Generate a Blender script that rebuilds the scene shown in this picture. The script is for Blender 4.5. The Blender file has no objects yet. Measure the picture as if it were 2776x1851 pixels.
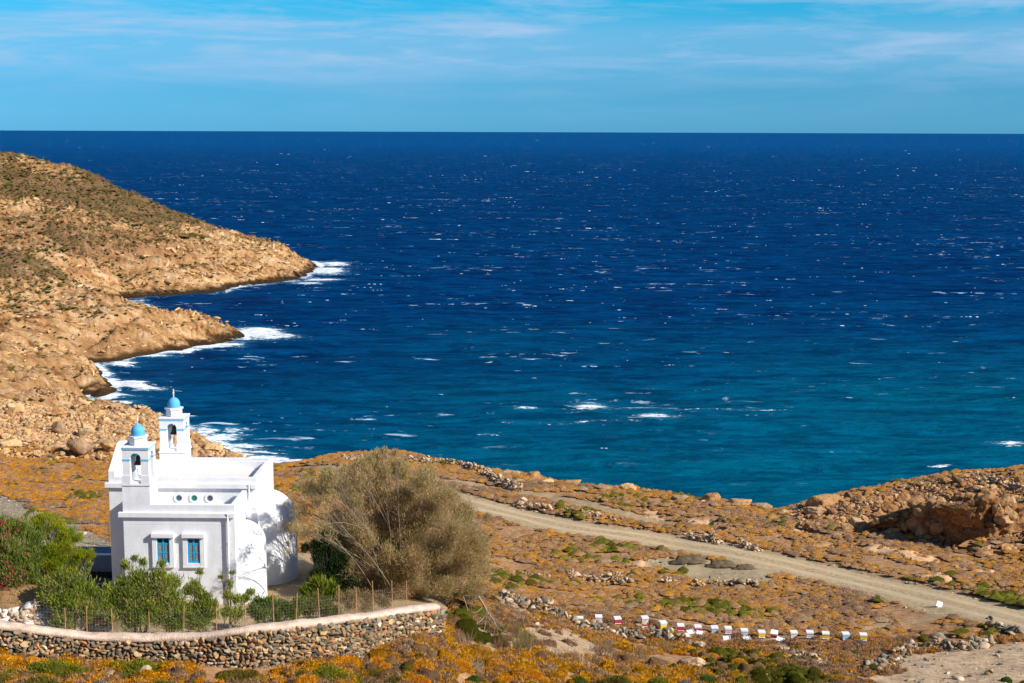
import bpy, bmesh, math, random
import numpy as np
from mathutils import Vector, Matrix
R = math.radians
rng = np.random.default_rng(7)
random.seed(7)
scene = bpy.context.scene
COL = scene.collection

# ------------------------------------------------------------------ camera
CAMH = 50.0
F = 1422.0
PITCH = math.atan((341.5 - 131.0) / F)
ROLL = R(0.19)
camd = bpy.data.cameras.new('camera'); cam = bpy.data.objects.new('camera', camd); COL.objects.link(cam)
camd.sensor_width = 36.0; camd.lens = 36.0 * F / 1024.0
camd.clip_start = 1.0; camd.clip_end = 120000.0
MC = Matrix.Rotation(math.pi / 2 - PITCH, 4, 'X') @ Matrix.Rotation(ROLL, 4, 'Z')
cam.matrix_world = Matrix.Translation((0, 0, CAMH)) @ MC
scene.camera = cam
RM = np.array(MC.to_3x3())

def ray(u, v):
    d = RM @ np.array([(u - 512.0) / F, -(v - 341.5) / F, -1.0])
    return d / math.hypot(d[0], d[1])
def at(u, v, d):
    """world point seen at picture position u,v at horizontal distance d"""
    return np.array([0, 0, CAMH]) + ray(u, v) * d
def proj(P):
    P = np.asarray(P, float)
    Q = (P - np.array([0, 0, CAMH])) @ RM
    return 512 + F * Q[..., 0] / (-Q[..., 2]), 341.5 - F * Q[..., 1] / (-Q[..., 2]), -Q[..., 2]

# ------------------------------------------------------------------ noise
def _h(ix, iy, s):
    n = (ix.astype(np.int64) * 374761393 + iy.astype(np.int64) * 668265263 + s * 1274126177) & 0xffffffff
    n = ((n ^ (n >> 13)) * 1274126177) & 0xffffffff
    return ((n ^ (n >> 16)) & 0xffff) / 65535.0
def vnoise(x, y, s=0):
    ix = np.floor(x); iy = np.floor(y); fx = x - ix; fy = y - iy
    fx = fx * fx * (3 - 2 * fx); fy = fy * fy * (3 - 2 * fy)
    a = _h(ix, iy, s); b = _h(ix + 1, iy, s); c = _h(ix, iy + 1, s); d = _h(ix + 1, iy + 1, s)
    return (a * (1 - fx) + b * fx) * (1 - fy) + (c * (1 - fx) + d * fx) * fy
def fbm(x, y, o=4, s=0, g=.5):
    r = 0; a = 1; t = 0
    for k in range(o):
        r = r + a * vnoise(x * 2 ** k + 17.3 * k, y * 2 ** k - 9.1 * k, s + k); t += a; a *= g
    return r / t - .5
def sstep(a, b, x):
    t = np.clip((x - a) / (b - a), 0, 1); return t * t * (3 - 2 * t)

# ------------------------------------------------------------------ terrain
# control points: (u, v, distance) of ground that is seen, and (u, distance, z) of ground that is not
SEEN = [
 # foreground
 (-150,683,57),(0,683,57.5),(110,683,57.5),(250,683,57),(380,683,58.5),(470,683,60),(560,683,62.5),(640,683,65.5),(720,683,68),(800,683,71),(900,683,74),(1024,683,77),(1170,683,80),
 (0,657,60.3),(109,666,60),(244,670,58.6),(320,663,59.5),(385,646,62.3),(440,636,64.3),
 # inside the garden wall, church terrace
 (490,632,71),(540,650,67.5),(600,655,72.5),(540,612,84),(600,640,80),(680,645,83),(760,650,83),(860,655,83),(960,655,84.5),
 (560,598,96),(640,612,95),(720,622,95),(800,628,94),(900,632,93),(1024,640,90.5),(1150,645,92),
 (640,585,106),(760,600,103),(880,605,103),(1024,621,98),(1150,625,99),
 (520,578,108),(600,560,119),(720,570,115),(850,580,113),(960,590,110),
 (560,540,127),(680,545,127),(800,560,121),(1024,585,114),(1150,590,113),
 (520,510,142),(620,522,136),(740,535,131),(860,545,129),(960,560,126),(1024,560,127),
 (480,490,155),(560,500,150),(660,510,144),(760,520,139),(860,528,137),(960,540,135),(1024,538,137),
 (520,576,112),(330,520,132),(420,520,134),(300,560,104),(420,570,102),(300,490,158),(400,490,157),
 # crest towards the sea
 (270,470,186),(335,460,184),(380,458,182),(450,465,178),(480,471,174),(509,478,170),(540,480,168),(580,485,164),(620,489,160),(660,493,157),(700,500,153),(740,503,152),(781,511,149),
 (797,505,151),(845,494,153),(897,486,156),(958,473,159),(1024,468,161),(1100,462,163),
 # left field
 (0,460,186),(50,461,187),(110,463,186),(200,465,186),(240,466,188),
 (-100,500,142),(0,495,146),(50,495,147),(110,500,142),(200,500,144),(0,520,118),(60,525,112),(110,535,103),(0,548,93),(-60,547,92),(60,545,95),(90,545,95),(112,545,95),(-120,540,96),
 # boulder shore
 (0,430,207),(60,432,208),(120,436,207),(180,446,206),(225,458,203),
 (0,410,222),(50,412,224),(100,416,228),(140,419,230),(170,430,226),(200,440,219),
 (0,392,235),(40,394,243),(66,396,256),
 # third headland (nearest)
 (0,380,247),(40,378,256),(70,376,268),(95,376,280),(0,365,268),
 # second headland
 (0,350,293),(50,345,305),(90,355,303),(0,330,316),(60,325,330),(120,333,323),(150,331,327),(180,331,332),(210,334,338),
 (0,300,343),(50,305,350),
 (0,270,368),(40,280,366),(70,291,364),(0,246,386),(35,264,380),(60,276,376),(85,290,366),
 # first headland (far)
 (0,232,458),(50,240,458),(90,255,453),(105,275,447),(130,285,446),(170,285,450),(210,280,460),(235,277,468),(265,277,476),(290,274,488),
 (0,200,500),(60,215,490),(120,235,480),(170,245,482),(210,255,485),(250,262,488),(285,268,500),
 (0,172,540),(60,182,535),(110,205,522),(160,225,515),(200,238,512),(240,246,512),(275,254,515),
 (-120,120,590),
]
SHORE = [ # waterline, z = 0
 (270,463),(244,457),(218,445),(192,432),(165,421),(131,410.5),(100,406),(72,399),(88,396),(104,391),(117,384),(108,375),(90,368),
 (87,365),(109,362),(144,355.5),(187,347),(215,343),(231,341),(247,336),
 (100,296.5),(125,297),(152,297),(187,294),(222,292.5),(232,287),(261,284),(285,281),(300,279),(312,272),(320,267)]
HID = [ # (u, d, z)
 (-150,45,29.5),(100,45,29.5),(300,45,29.3),(500,45,29),(700,47,28.5),(900,50,27.5),(1170,52,26.5),
 (-150,6,43),(150,6,43),(500,6,43),(850,6,43),(1170,6,43),(-150,14,39),(150,14,39),(500,14,39),(850,14,39),(1170,14,39),(-150,26,34),(150,26,34),(500,26,34),(850,26,33.5),(1170,26,33),(-150,36,31.5),(150,36,31.5),(500,36,31.5),(850,36,31),(1170,36,30),
 (-200,75,26.6),(-100,64,27.6),(0,64,27.5),(60,64,27.2),(110,63,27.0),(250,62.5,27.0),(350,64.5,26.9),(420,66.5,26.8),
 (0,70,27.2),(110,68,26.4),(240,68,26.35),(320,69,26.3),(400,70,26.2),(460,74,24.8),
 (110,74,26.4),(200,74,26.4),(300,74,26.2),(100,77,24.6),(60,77,24.6),(80,75,24.8),(-20,80,25.2),(30,81,24.9),(65,81,24.9),(92,81,24.9),(112,80.5,25.1),(60,86,23.6),(100,86,23.6),(100,73,25.6),(200,81,26.1),(300,81,25.6),(380,78,25.2),(20,76,25.0),(430,84,22.5),(340,90,22.5),(200,90,22.8),
 (270,196,4),(335,200,4),(335,214,-1.5),(400,198,4.5),(400,212,-1.5),(460,192,4),(460,206,-1.5),(520,187,4),(520,199,-1.5),(580,180,4),(580,194,-1.5),(640,174,4),(640,188,-1.5),
 (700,168,4.5),(700,182,-1.5),(760,163,4.5),(760,176,-1.5),(790,164,4),(790,177,-1.5),(850,168,5.5),(850,183,-1.5),(900,172,7),(900,190,-1.5),(960,178,7),(960,198,-1.5),(1030,182,7),(1030,203,-1.5),(1110,185,7),(1110,206,-1.5),
 (400,240,-5),(600,230,-5),(800,220,-5),(1000,235,-5),(1150,240,-5),(320,240,-5),(290,225,-2),
 (250,235,-3),(225,243,-3),(190,255,-3),(150,270,-4),(120,270,-2.5),(140,290,-4),(125,310,-1.8),(165,320,-4),(210,325,-3),(250,330,-2),(280,350,-5),
 (260,362,-3),(235,365,-1.5),(190,372,-1.5),(150,380,-2),(115,385,-2),(100,400,-2),(130,420,-2.5),(170,410,-3),(220,420,-3),(260,430,-3),(300,450,-3),
 (60,392,12),(20,405,13),(70,420,5),(0,425,13),(-100,420,17),
 (330,480,-3),(340,540,-3),(330,570,-3),(290,575,-2),(250,590,-2),(200,610,-2),(150,630,-1),(100,650,2),(0,660,20),(-120,660,30),
 (400,560,-8),(500,400,-8),(700,400,-8),(1000,400,-8),(400,300,-7),(900,300,-7),(600,600,-8),(1100,600,-8),
 (300,700,-6),(190,650,-3),(150,720,-6),(0,760,-4),(-150,800,-3),(600,850,-8),(1100,850,-8),
 (-300,60,28),(-300,120,20),(-300,200,12),(-300,260,12),(-300,330,16),(-300,400,25),(-300,500,42),(-300,600,52),
 (1300,60,26),(1300,100,19),(1300,140,14),(1300,170,12),(1300,210,-1),(1300,300,-7),(1300,600,-8)]
def _az(u, d=None):
    p = ray(u, 341.5); return math.atan2(p[0], p[1])
def dens(pts, step):
    out = [pts[0]]
    for a, b in zip(pts[:-1], pts[1:]):
        k = max(1, int(math.hypot(b[0] - a[0], (b[1] - a[1])) / step + .5))
        out += [tuple(a[i] + (b[i] - a[i]) * t / k for i in range(len(a))) for t in range(1, k + 1)]
    return out
RIDGE1 = dens([(0,154,575),(60,164,570),(105,183,565),(150,205,560),(200,226,552),(240,235,545),(270,242,542),(295,254,540),(311,262,538)], 16)
RIDGE2 = dens([(76,293,352),(98,299,352),(131,304,351),(174,311,351),(209,319,351),(236,328,352)], 11)
RIDGE3 = dens([(20,356,292),(50,361,291),(75,366,288),(95,374,283),(108,378,281)], 11)
SEEN += RIDGE1 + RIDGE2 + RIDGE3
HID += [(u, d + 26, -1.5) for u, v, d in RIDGE2[3:]] + [(u, d + 14, -1.2 if u > 92 else 4) for u, v, d in RIDGE3[2:-1]]
HID += [(u, d + 45, CAMH + ray(u, v)[2] * d - 9) for u, v, d in RIDGE1]
SHORE = dens(SHORE[:11], 9) + dens(SHORE[11:19], 9) + dens(SHORE[19:], 12)
cx, cy, cz = [], [], []
def _key(x, y):
    return np.arctan2(x, y) * F / 100.0, np.log(np.maximum(np.hypot(x, y), 5)) * 5.0
for u, v, d in SEEN:
    P = at(u, v, d); a, b = _key(P[0], P[1]); cx.append(a); cy.append(b); cz.append(P[2])
for u, v in SHORE:
    r = ray(u, v); d = -CAMH / r[2]; P = at(u, v, d); a, b = _key(P[0], P[1]); cx.append(a); cy.append(b); cz.append(0.0)
for u, d, z in HID:
    a = _az(u); X, Y = _key(math.sin(a) * d, math.cos(a) * d); cx.append(X); cy.append(Y); cz.append(z)
cx, cy, cz = map(np.array, (cx, cy, cz))
C0 = .18
def _phi(dx, dy): return np.sqrt(dx * dx + dy * dy + C0 * C0)
n = len(cx)
A = np.zeros((n + 3, n + 3)); A[:n, :n] = -_phi(cx[:, None] - cx, cy[:, None] - cy) + np.eye(n) * .012
A[:n, n] = A[n, :n] = 1; A[:n, n + 1] = A[n + 1, :n] = cx; A[:n, n + 2] = A[n + 2, :n] = cy
W = np.linalg.solve(A, np.concatenate([cz, [0, 0, 0]]))
def base(x, y):
    x = np.asarray(x, float); y = np.asarray(y, float); sh = x.shape
    X, Y = _key(x.ravel(), y.ravel()); out = np.empty(X.shape)
    for i in range(0, len(X), 20000):
        a, b = X[i:i + 20000], Y[i:i + 20000]
        out[i:i + 20000] = -_phi(a[:, None] - cx, b[:, None] - cy) @ W[:n] + W[n] + W[n + 1] * a + W[n + 2] * b
    return out.reshape(sh)

def hit(u, v, d0=40, d1=640, first=True):
    """where the line of sight through u,v meets the smooth ground"""
    r = ray(u, v); ds = np.exp(np.linspace(math.log(d0), math.log(d1), 1500))
    z = CAMH + r[2] * ds; b = base(r[0] * ds, r[1] * ds); s = np.where(z < b)[0]
    if len(s) == 0: return None
    i = s[0]
    return np.array([r[0] * ds[i], r[1] * ds[i], b[i]])

def inpoly(px, py, poly):
    c = np.zeros(px.shape, bool); n = len(poly)
    for i in range(n):
        x1, y1 = poly[i]; x2, y2 = poly[(i + 1) % n]
        if y1 == y2: continue
        k = ((y1 > py) != (y2 > py)) & (px < (x2 - x1) * (py - y1) / (y2 - y1) + x1)
        c ^= k
    return c
def world_poly(uv):   # polygon outlined on the ground, in plan
    return [tuple(hit(u, v)[:2]) for u, v in uv]
def world_line(uv):
    return np.array([hit(u, v)[:2] for u, v in uv])
def smooth_line(L, n=12):
    L = np.asarray(L, float); P = np.vstack([2 * L[0] - L[1], L, 2 * L[-1] - L[-2]]); out = []
    for i in range(1, len(P) - 2):
        for t in np.linspace(0, 1, n, endpoint=False):
            a, b, c, d = P[i - 1:i + 3]
            out.append(.5 * ((2 * b) + (c - a) * t + (2 * a - 5 * b + 4 * c - d) * t ** 2 + (3 * b - a - 3 * c + d) * t ** 3))
    out.append(L[-1]); return np.array(out)
def dist_line(x, y, L):
    d = np.full(np.shape(x), 1e9)
    for (ax, ay), (bx, by) in zip(L[:-1], L[1:]):
        dx, dy = bx - ax, by - ay; t = np.clip(((x - ax) * dx + (y - ay) * dy) / (dx * dx + dy * dy + 1e-9), 0, 1)
        d = np.minimum(d, np.hypot(x - ax - t * dx, y - ay - t * dy))
    return d

ROAD = smooth_line(world_line([(418,489),(430,493),(479,505.5),(530,518),(580,528.5),(667,542),(768,560),(815,571),(890,588),(949,602),(1023,621),(1110,646)]), 8)
TRACK = smooth_line(world_line([(235,470),(300,468.5),(350,472),(400,476),(445,480),(500,488),(550,498),(600,509),(642,518),(665,523)]), 8)
TRACK2 = smooth_line(world_line([(870,629),(900,622),(925,618),(940,610),(935,602)]), 8)
SLABS = [world_line(l) for l in ([(815,544),(860,549),(905,556),(934,562),(979,574)], [(927,579),(971,586),(1000,588)], [(640,565),(660,562)], [(830,535),(800,528),(780,522)], [(645,510),(662,516)], [(700,520),(720,527)])]
P_YARD = world_poly([(905,657),(940,652),(964,650),(1000,644),(1024,641),(1120,640),(1120,700),(860,700),(875,682),(885,671)])
P_BARE = world_poly([(652,559),(686,558),(718,563),(775,569),(790,578),(774,584),(718,583),(680,583),(693,576),(665,567)])
P_GRAV = world_poly([(-120,480),(0,494),(17,499),(39,508),(65,521),(91,531),(110,540),(125,548),(120,565),(60,560),(-120,560)])
P_DIRT = world_poly([(447,634),(495,626),(542,626),(589,637),(612,650),(606,668),(575,662),(542,655),(479,648)])
P_HILL = world_poly([(778,512),(797,506),(845,495),(897,487),(958,474),(1024,469),(1110,465),(1110,545),(1040,547),(1000,541),(940,536),(880,530),(830,525),(800,519)])
P_BOULD = world_poly([(-90,387),(0,393),(40,395),(66,397),(100,408),(131,412),(165,423),(192,434),(218,447),(244,459),(262,465),(230,466),(187,465),(110,461.5),(50,459.5),(0,457),(-90,452)])
P_BOULD_C = (np.mean([p[0] for p in P_BOULD]), np.mean([p[1] for p in P_BOULD]))

# church frame
YAW = R(-1.0)
CH0 = np.array([-20.57 * math.cos(YAW) - 68.5 * math.sin(YAW), -20.57 * math.sin(YAW) + 68.5 * math.cos(YAW), 26.4])
def ch(x, y, z=0.0):
    return (CH0[0] + x * math.cos(YAW) - y * math.sin(YAW), CH0[1] + x * math.sin(YAW) + y * math.cos(YAW), CH0[2] + z)
P_GARD = [at(u, 600, d)[:2] for u, d in ((-160,61),(0,61),(109,60.7),(244,59.5),(320,60.5),(385,63),(440,65.3),(452,72),(400,82),(100,84),(-160,88))]

def masks(x, y):
    d = np.hypot(x, y)
    rd = dist_line(x, y, ROAD); tr = dist_line(x, y, TRACK)
    wob = fbm(x / 2.5, y / 2.5, 3, 5) * 1.4
    road = sstep(3.6, 2.6, rd + wob * .6)
    track = sstep(1.9, .8, tr + wob) * .75
    track = np.maximum(track, sstep(.9, .3, dist_line(x, y, TRACK2) + wob * .5) * .6)
    wx = x + fbm(x / 3, y / 3, 3, 9) * 4; wy = y + fbm(x / 3, y / 3, 3, 19) * 4
    yard = inpoly(wx, wy, P_YARD).astype(float)
    bare = inpoly(wx, wy, P_BARE).astype(float)
    grav = inpoly(wx, wy, P_GRAV).astype(float)
    dirt = inpoly(wx, wy, P_DIRT).astype(float)
    gard = inpoly(x, y, P_GARD).astype(float)
    hill = inpoly(wx, wy, P_HILL).astype(float)
    boul = inpoly(wx, wy, P_BOULD).astype(float)
    rock = np.maximum(hill, boul)
    for s in SLABS: rock = np.maximum(rock, (dist_line(x, y, s) + fbm(x / 1.5, y / 1.5, 3, 3) * 3 < 1.0).astype(float))
    head = sstep(228, 238, d) * (np.arctan2(x, y) < .05)
    return dict(road=road, track=track, yard=yard, bare=bare, grav=grav, dirt=dirt, gard=gard, hill=hill, boul=boul, rock=rock, head=head, rd=rd)

def detail(x, y, b, m):
    d = np.hypot(x, y)
    flat = np.maximum.reduce([sstep(4.5, 3.2, m['rd']), m['gard']])
    f = fbm(x / 7, y / 7, 4, 31) * .55 + fbm(x / 1.6, y / 1.6, 3, 41) * .22
    f = f * (1 + 1.8 * m['rock']) * (1 - flat) * sstep(40, 60, d)
    # far headlands: strata running down to the sea, gullies and lumps
    s, c = math.sin(R(-50)), math.cos(R(-50))
    a = x * c - y * s; e = x * s + y * c
    w = fbm(x / 30, y / 30, 3, 71) * 14
    ridg = 1 - np.abs(2 * fbm((a) / 20, (e + w) / 3.6, 4, 51)) * 2
    rid2 = 1 - np.abs(2 * fbm((a) / 9, (e + w) / 1.5, 3, 61)) * 2
    h = (ridg - .6) * 2.3 + (rid2 - .6) * 1.0 + fbm(x / 24, y / 24, 5, 81) * 7.5 * sstep(0, 9, b)
    h = h * sstep(0, 3.0, b + .5) + fbm(x / 5, y / 5, 4, 91) * 1.1
    return f * (1 - m['head']) + h * m['head']
def ground_full(x, y):
    x = np.asarray(x, float); y = np.asarray(y, float)
    b = base(x, y); m = masks(x, y)
    z = b + detail(x, y, b, m)
    z = z - .12 * np.maximum(m['road'], 0)
    # flat building platform
    return z, b, m
def gz(x, y):
    return float(ground_full(np.array([x]), np.array([y]))[0][0])

# ------------------------------------------------------------------ object helpers
def tag(o, label=None, cat=None, group=None, kind=None):
    if label: o['label'] = label
    if cat: o['category'] = cat
    if group: o['group'] = group
    if kind: o['kind'] = kind
    return o
def empty(name, loc, label=None, cat=None, group=None, rz=0.0):
    o = bpy.data.objects.new(name, None); COL.objects.link(o); o.location = loc; o.rotation_euler = (0, 0, rz); o.empty_display_size = .3
    return tag(o, label, cat, group)
def mesh_np(name, V, Fs, mat=None, col=None, smooth=True, parent=None, attrs=None):
    """Fs: list of (k,n) int arrays"""
    me = bpy.data.meshes.new(name); V = np.asarray(V, np.float32)
    Fs = [np.asarray(f) for f in Fs if len(f)]
    nl = sum(f.size for f in Fs); npol = sum(len(f) for f in Fs)
    me.vertices.add(len(V)); me.vertices.foreach_set('co', V.ravel())
    me.loops.add(nl); me.loops.foreach_set('vertex_index', np.concatenate([f.ravel() for f in Fs]).astype(np.int32))
    me.polygons.add(npol); ls = []; o = 0
    for f in Fs: ls.append(np.arange(len(f)) * f.shape[1] + o); o += f.size
    me.polygons.foreach_set('loop_start', np.concatenate(ls).astype(np.int32))
    if smooth: me.polygons.foreach_set('use_smooth', np.ones(npol, bool))
    me.update(calc_edges=True); me.validate()
    if col is not None:
        a = me.color_attributes.new('Col', 'FLOAT_COLOR', 'POINT'); c = np.ones((len(V), 4), np.float32); c[:, :3] = col; a.data.foreach_set('color', c.ravel())
    for k, arr in (attrs or {}).items():
        a = me.attributes.new(k, 'FLOAT', 'POINT'); a.data.foreach_set('value', np.asarray(arr, np.float32))
    if mat: me.materials.append(mat)
    o = bpy.data.objects.new(name, me); COL.objects.link(o)
    if parent: o.parent = parent
    return o
def obj_bm(name, bm, mat, parent=None, smooth=False, bevel=0):
    if bevel: bmesh.ops.bevel(bm, geom=bm.edges[:], offset=bevel, segments=2, affect='EDGES', profile=.6)
    bmesh.ops.recalc_face_normals(bm, faces=bm.faces[:])
    me = bpy.data.meshes.new(name); bm.to_mesh(me); bm.free()
    if smooth:
        for p in me.polygons: p.use_smooth = True
    if mat: me.materials.append(mat)
    o = bpy.data.objects.new(name, me); COL.objects.link(o)
    if parent: o.parent = parent
    return o
def bx(bm, x0, x1, y0, y1, z0, z1):
    vs = [bm.verts.new(p) for p in ((x0,y0,z0),(x1,y0,z0),(x1,y1,z0),(x0,y1,z0),(x0,y0,z1),(x1,y0,z1),(x1,y1,z1),(x0,y1,z1))]
    for f in ((0,3,2,1),(4,5,6,7),(0,1,5,4),(1,2,6,5),(2,3,7,6),(3,0,4,7)): bm.faces.new([vs[i] for i in f])
def box(name, dims, mat, parent, bevel=.012):
    bm = bmesh.new(); bx(bm, *dims); return obj_bm(name, bm, mat, parent, bevel=bevel)
def cyl(bm, x, y, z0, z1, r0, r1=None, n=12, cap=True):
    r1 = r0 if r1 is None else r1
    a = [bm.verts.new((x + r0 * math.cos(2*math.pi*i/n), y + r0 * math.sin(2*math.pi*i/n), z0)) for i in range(n)]
    b = [bm.verts.new((x + r1 * math.cos(2*math.pi*i/n), y + r1 * math.sin(2*math.pi*i/n), z1)) for i in range(n)]
    for i in range(n): bm.faces.new((a[i], a[(i+1)%n], b[(i+1)%n], b[i]))
    if cap: bm.faces.new(a[::-1]); bm.faces.new(b)
def lathe(bm, prof, x=0, y=0, n=20, a0=0, a1=2*math.pi, rot=0):
    full = abs(a1 - a0 - 2*math.pi) < 1e-6; rings = []
    m = n if full else n + 1
    for r, z in prof:
        rings.append([bm.verts.new((x + r * math.cos(rot + a0 + (a1-a0)*i/n), y + r * math.sin(rot + a0 + (a1-a0)*i/n), z)) for i in range(m)])
    for A_, B_ in zip(rings[:-1], rings[1:]):
        for i in range(n): 
            j = (i + 1) % m
            try: bm.faces.new((A_[i], A_[j], B_[j], B_[i]))
            except ValueError: pass
    bmesh.ops.remove_doubles(bm, verts=bm.verts[:], dist=1e-5)

def ico(sub):
    bm = bmesh.new(); bmesh.ops.create_icosphere(bm, subdivisions=sub, radius=1)
    V = np.array([v.co[:] for v in bm.verts]); Fc = np.array([[v.index for v in f.verts] for f in bm.faces]); bm.free(); return V, Fc
def n3(V, s, seed, o=3):
    x, y, z = V[:, 0] * s + 50, V[:, 1] * s + 50, V[:, 2] * s + 50
    return (fbm(x, y, o, seed) + fbm(y + 7, z, o, seed + 5) + fbm(z + 3, x + 11, o, seed + 9)) / 1.5
def rock_var(seed, sub=3, cuts=9, cmin=.55, cmax=.85, nz=.12, squash=(1,1,1)):
    r = np.random.default_rng(seed); V, Fc = ico(sub)
    for _ in range(cuts):
        q = r.normal(size=3); q /= np.linalg.norm(q); c = r.uniform(cmin, cmax)
        e = V @ q - c; V = V - np.maximum(e, 0)[:, None] * q * .93
    nrm = V / np.linalg.norm(V, axis=1)[:, None]
    V = V + nrm * (n3(V, 1.6, seed)[:, None] * nz * 2.2 + n3(V, 5, seed + 3)[:, None] * nz)
    return V * np.array(squash), Fc
def rotz(a):
    c, s = np.cos(a), np.sin(a); M = np.zeros(a.shape + (3, 3)); M[..., 0, 0] = c; M[..., 0, 1] = -s; M[..., 1, 0] = s; M[..., 1, 1] = c; M[..., 2, 2] = 1; return M
def rand_rot(k, r, tilt=1.0):
    q = r.normal(size=(k, 4)); q[:, 1:3] *= tilt; q /= np.linalg.norm(q, axis=1)[:, None]; w, x, y, z = q.T
    return np.stack([1-2*(y*y+z*z), 2*(x*y-z*w), 2*(x*z+y*w), 2*(x*y+z*w), 1-2*(x*x+z*z), 2*(y*z-x*w), 2*(x*z-y*w), 2*(y*z+x*w), 1-2*(x*x+y*y)], 1).reshape(k, 3, 3)
def merge(variants, vi, pos, scl, rot, cols):
    """many copies of base shapes as one mesh"""
    Vs, Fs, Cs, o = [], [], [], 0
    for k, (V, Fc) in enumerate(variants):
        ix = np.where(vi == k)[0]
        if not len(ix): continue
        P = np.einsum('nij,nvj->nvi', rot[ix], V[None] * scl[ix][:, None, :]) + pos[ix][:, None, :]
        Vs.append(P.reshape(-1, 3)); Fs.append((Fc[None] + (np.arange(len(ix)) * len(V))[:, None, None] + o).reshape(-1, Fc.shape[1])); o += P.shape[0] * P.shape[1]
        Cs.append(np.repeat(cols[ix], len(V), 0))
    return np.concatenate(Vs), np.concatenate(Fs), np.concatenate(Cs)
# ------------------------------------------------------------------ materials
def new_mat(name, rough=.9, spec=.2):
    m = bpy.data.materials.new(name); m.use_nodes = True; nt = m.node_tree; p = nt.nodes['Principled BSDF']
    p.inputs['Roughness'].default_value = rough; p.inputs['Specular IOR Level'].default_value = spec
    return m, nt, p
class N:
    def __init__(s, nt): s.nt = nt
    def n(s, t, **k):
        x = s.nt.nodes.new(t)
        for a, b in k.items(): setattr(x, a, b)
        return x
    def l(s, a, b): s.nt.links.new(a, b)
    def coord(s):
        return s.n('ShaderNodeNewGeometry').outputs['Position']
    def mapping(s, src, scale=(1,1,1), rot=(0,0,0)):
        m = s.n('ShaderNodeMapping'); m.inputs['Scale'].default_value = scale; m.inputs['Rotation'].default_value = rot; s.l(src, m.inputs[0]); return m.outputs[0]
    def noise(s, src, scale, detail=4, rough=.55, dist=0):
        x = s.n('ShaderNodeTexNoise'); x.inputs['Scale'].default_value = scale; x.inputs['Detail'].default_value = detail; x.inputs['Roughness'].default_value = rough; x.inputs['Distortion'].default_value = dist
        if src is not None: s.l(src, x.inputs['Vector'])
        return x.outputs['Fac']
    def voro(s, src, scale, feat='F1', out='Distance'):
        x = s.n('ShaderNodeTexVoronoi', feature=feat); x.inputs['Scale'].default_value = scale
        if src is not None: s.l(src, x.inputs['Vector'])
        return x.outputs[out]
    def ramp(s, src, stops, interp='LINEAR'):
        r = s.n('ShaderNodeValToRGB'); r.color_ramp.interpolation = interp; e = r.color_ramp.elements
        while len(e) < len(stops): e.new(.5)
        for q, (p, c) in zip(e, stops):
            q.position = p; q.color = (*(c if isinstance(c, tuple) else (c, c, c)), 1)
        s.l(src, r.inputs[0]); return r.outputs[0]
    def mix(s, f, a, b, t='MIX'):
        m = s.n('ShaderNodeMix', data_type='RGBA', blend_type=t)
        for i, v in ((0, f), (6, a), (7, b)):
            if isinstance(v, (int, float)): m.inputs[i].default_value = v if i == 0 else (v, v, v, 1)
            elif isinstance(v, tuple): m.inputs[i].default_value = (*v, 1)
            else: s.l(v, m.inputs[i])
        return m.outputs[2]
    def math(s, op, a, b=0, c=None):
        m = s.n('ShaderNodeMath', operation=op)
        for i, v in enumerate((a, b) if c is None else (a, b, c)):
            if isinstance(v, (int, float)): m.inputs[i].default_value = v
            else: s.l(v, m.inputs[i])
        return m.outputs[0]
    def attr(s, name, out='Fac'):
        a = s.n('ShaderNodeAttribute', attribute_name=name); return a.outputs[out]
    def bump(s, h, strength=.5, dist=.1, nrm=None):
        b = s.n('ShaderNodeBump'); b.inputs['Strength'].default_value = strength; b.inputs['Distance'].default_value = dist; s.l(h, b.inputs['Height'])
        if nrm is not None: s.l(nrm, b.inputs['Normal'])
        return b.outputs[0]
def col_mat(name, color, rough=.85, var=.12, scale=6, bump=.3, bdist=.02, spec=.2, metal=0):
    m, nt, p = new_mat(name, rough, spec); k = N(nt); c = k.coord(); f = k.noise(c, scale, 5)
    a = tuple(max(0, x * (1 - var)) for x in color); b = tuple(min(1, x * (1 + var)) for x in color)
    k.l(k.ramp(f, [(.3, a), (.7, b)]), p.inputs['Base Color']); p.inputs['Metallic'].default_value = metal
    if bump: k.l(k.bump(k.noise(c, scale * 6, 4), bump, bdist), p.inputs['Normal'])
    return m
def attr_mat(name, rough=.95, scale=5, var=.35, bump=.5, bdist=.05, spec=.1, speck=None):
    m, nt, p = new_mat(name, rough, spec); k = N(nt); c = k.coord(); col = k.attr('Col', 'Color')
    f = k.noise(c, scale, 5, .65); mul = k.ramp(f, [(.3, 1 - var), (.7, 1 + var)])
    r = k.mix(1.0, col, mul, 'MULTIPLY')
    if speck:
        f2 = k.noise(c, speck[0], 3); r = k.mix(k.ramp(f2, [(speck[1], 0.), (speck[1] + .06, 1.)]), r, speck[2])
    k.l(r, p.inputs['Base Color'])
    if bump: k.l(k.bump(k.noise(c, scale * 3, 5, .7), bump, bdist), p.inputs['Normal'])
    return m
def leaf_mat(name, trans=.3):
    m, nt, p = new_mat(name, .7, .15); k = N(nt); col = k.attr('Col', 'Color'); out = nt.nodes['Material Output']
    k.l(col, p.inputs['Base Color']); t = k.n('ShaderNodeBsdfTranslucent'); k.l(col, t.inputs[0])
    ms = k.n('ShaderNodeMixShader'); ms.inputs[0].default_value = trans; k.l(p.outputs[0], ms.inputs[1]); k.l(t.outputs[0], ms.inputs[2]); k.l(ms.outputs[0], out.inputs[0]); return m

M = {}
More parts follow.
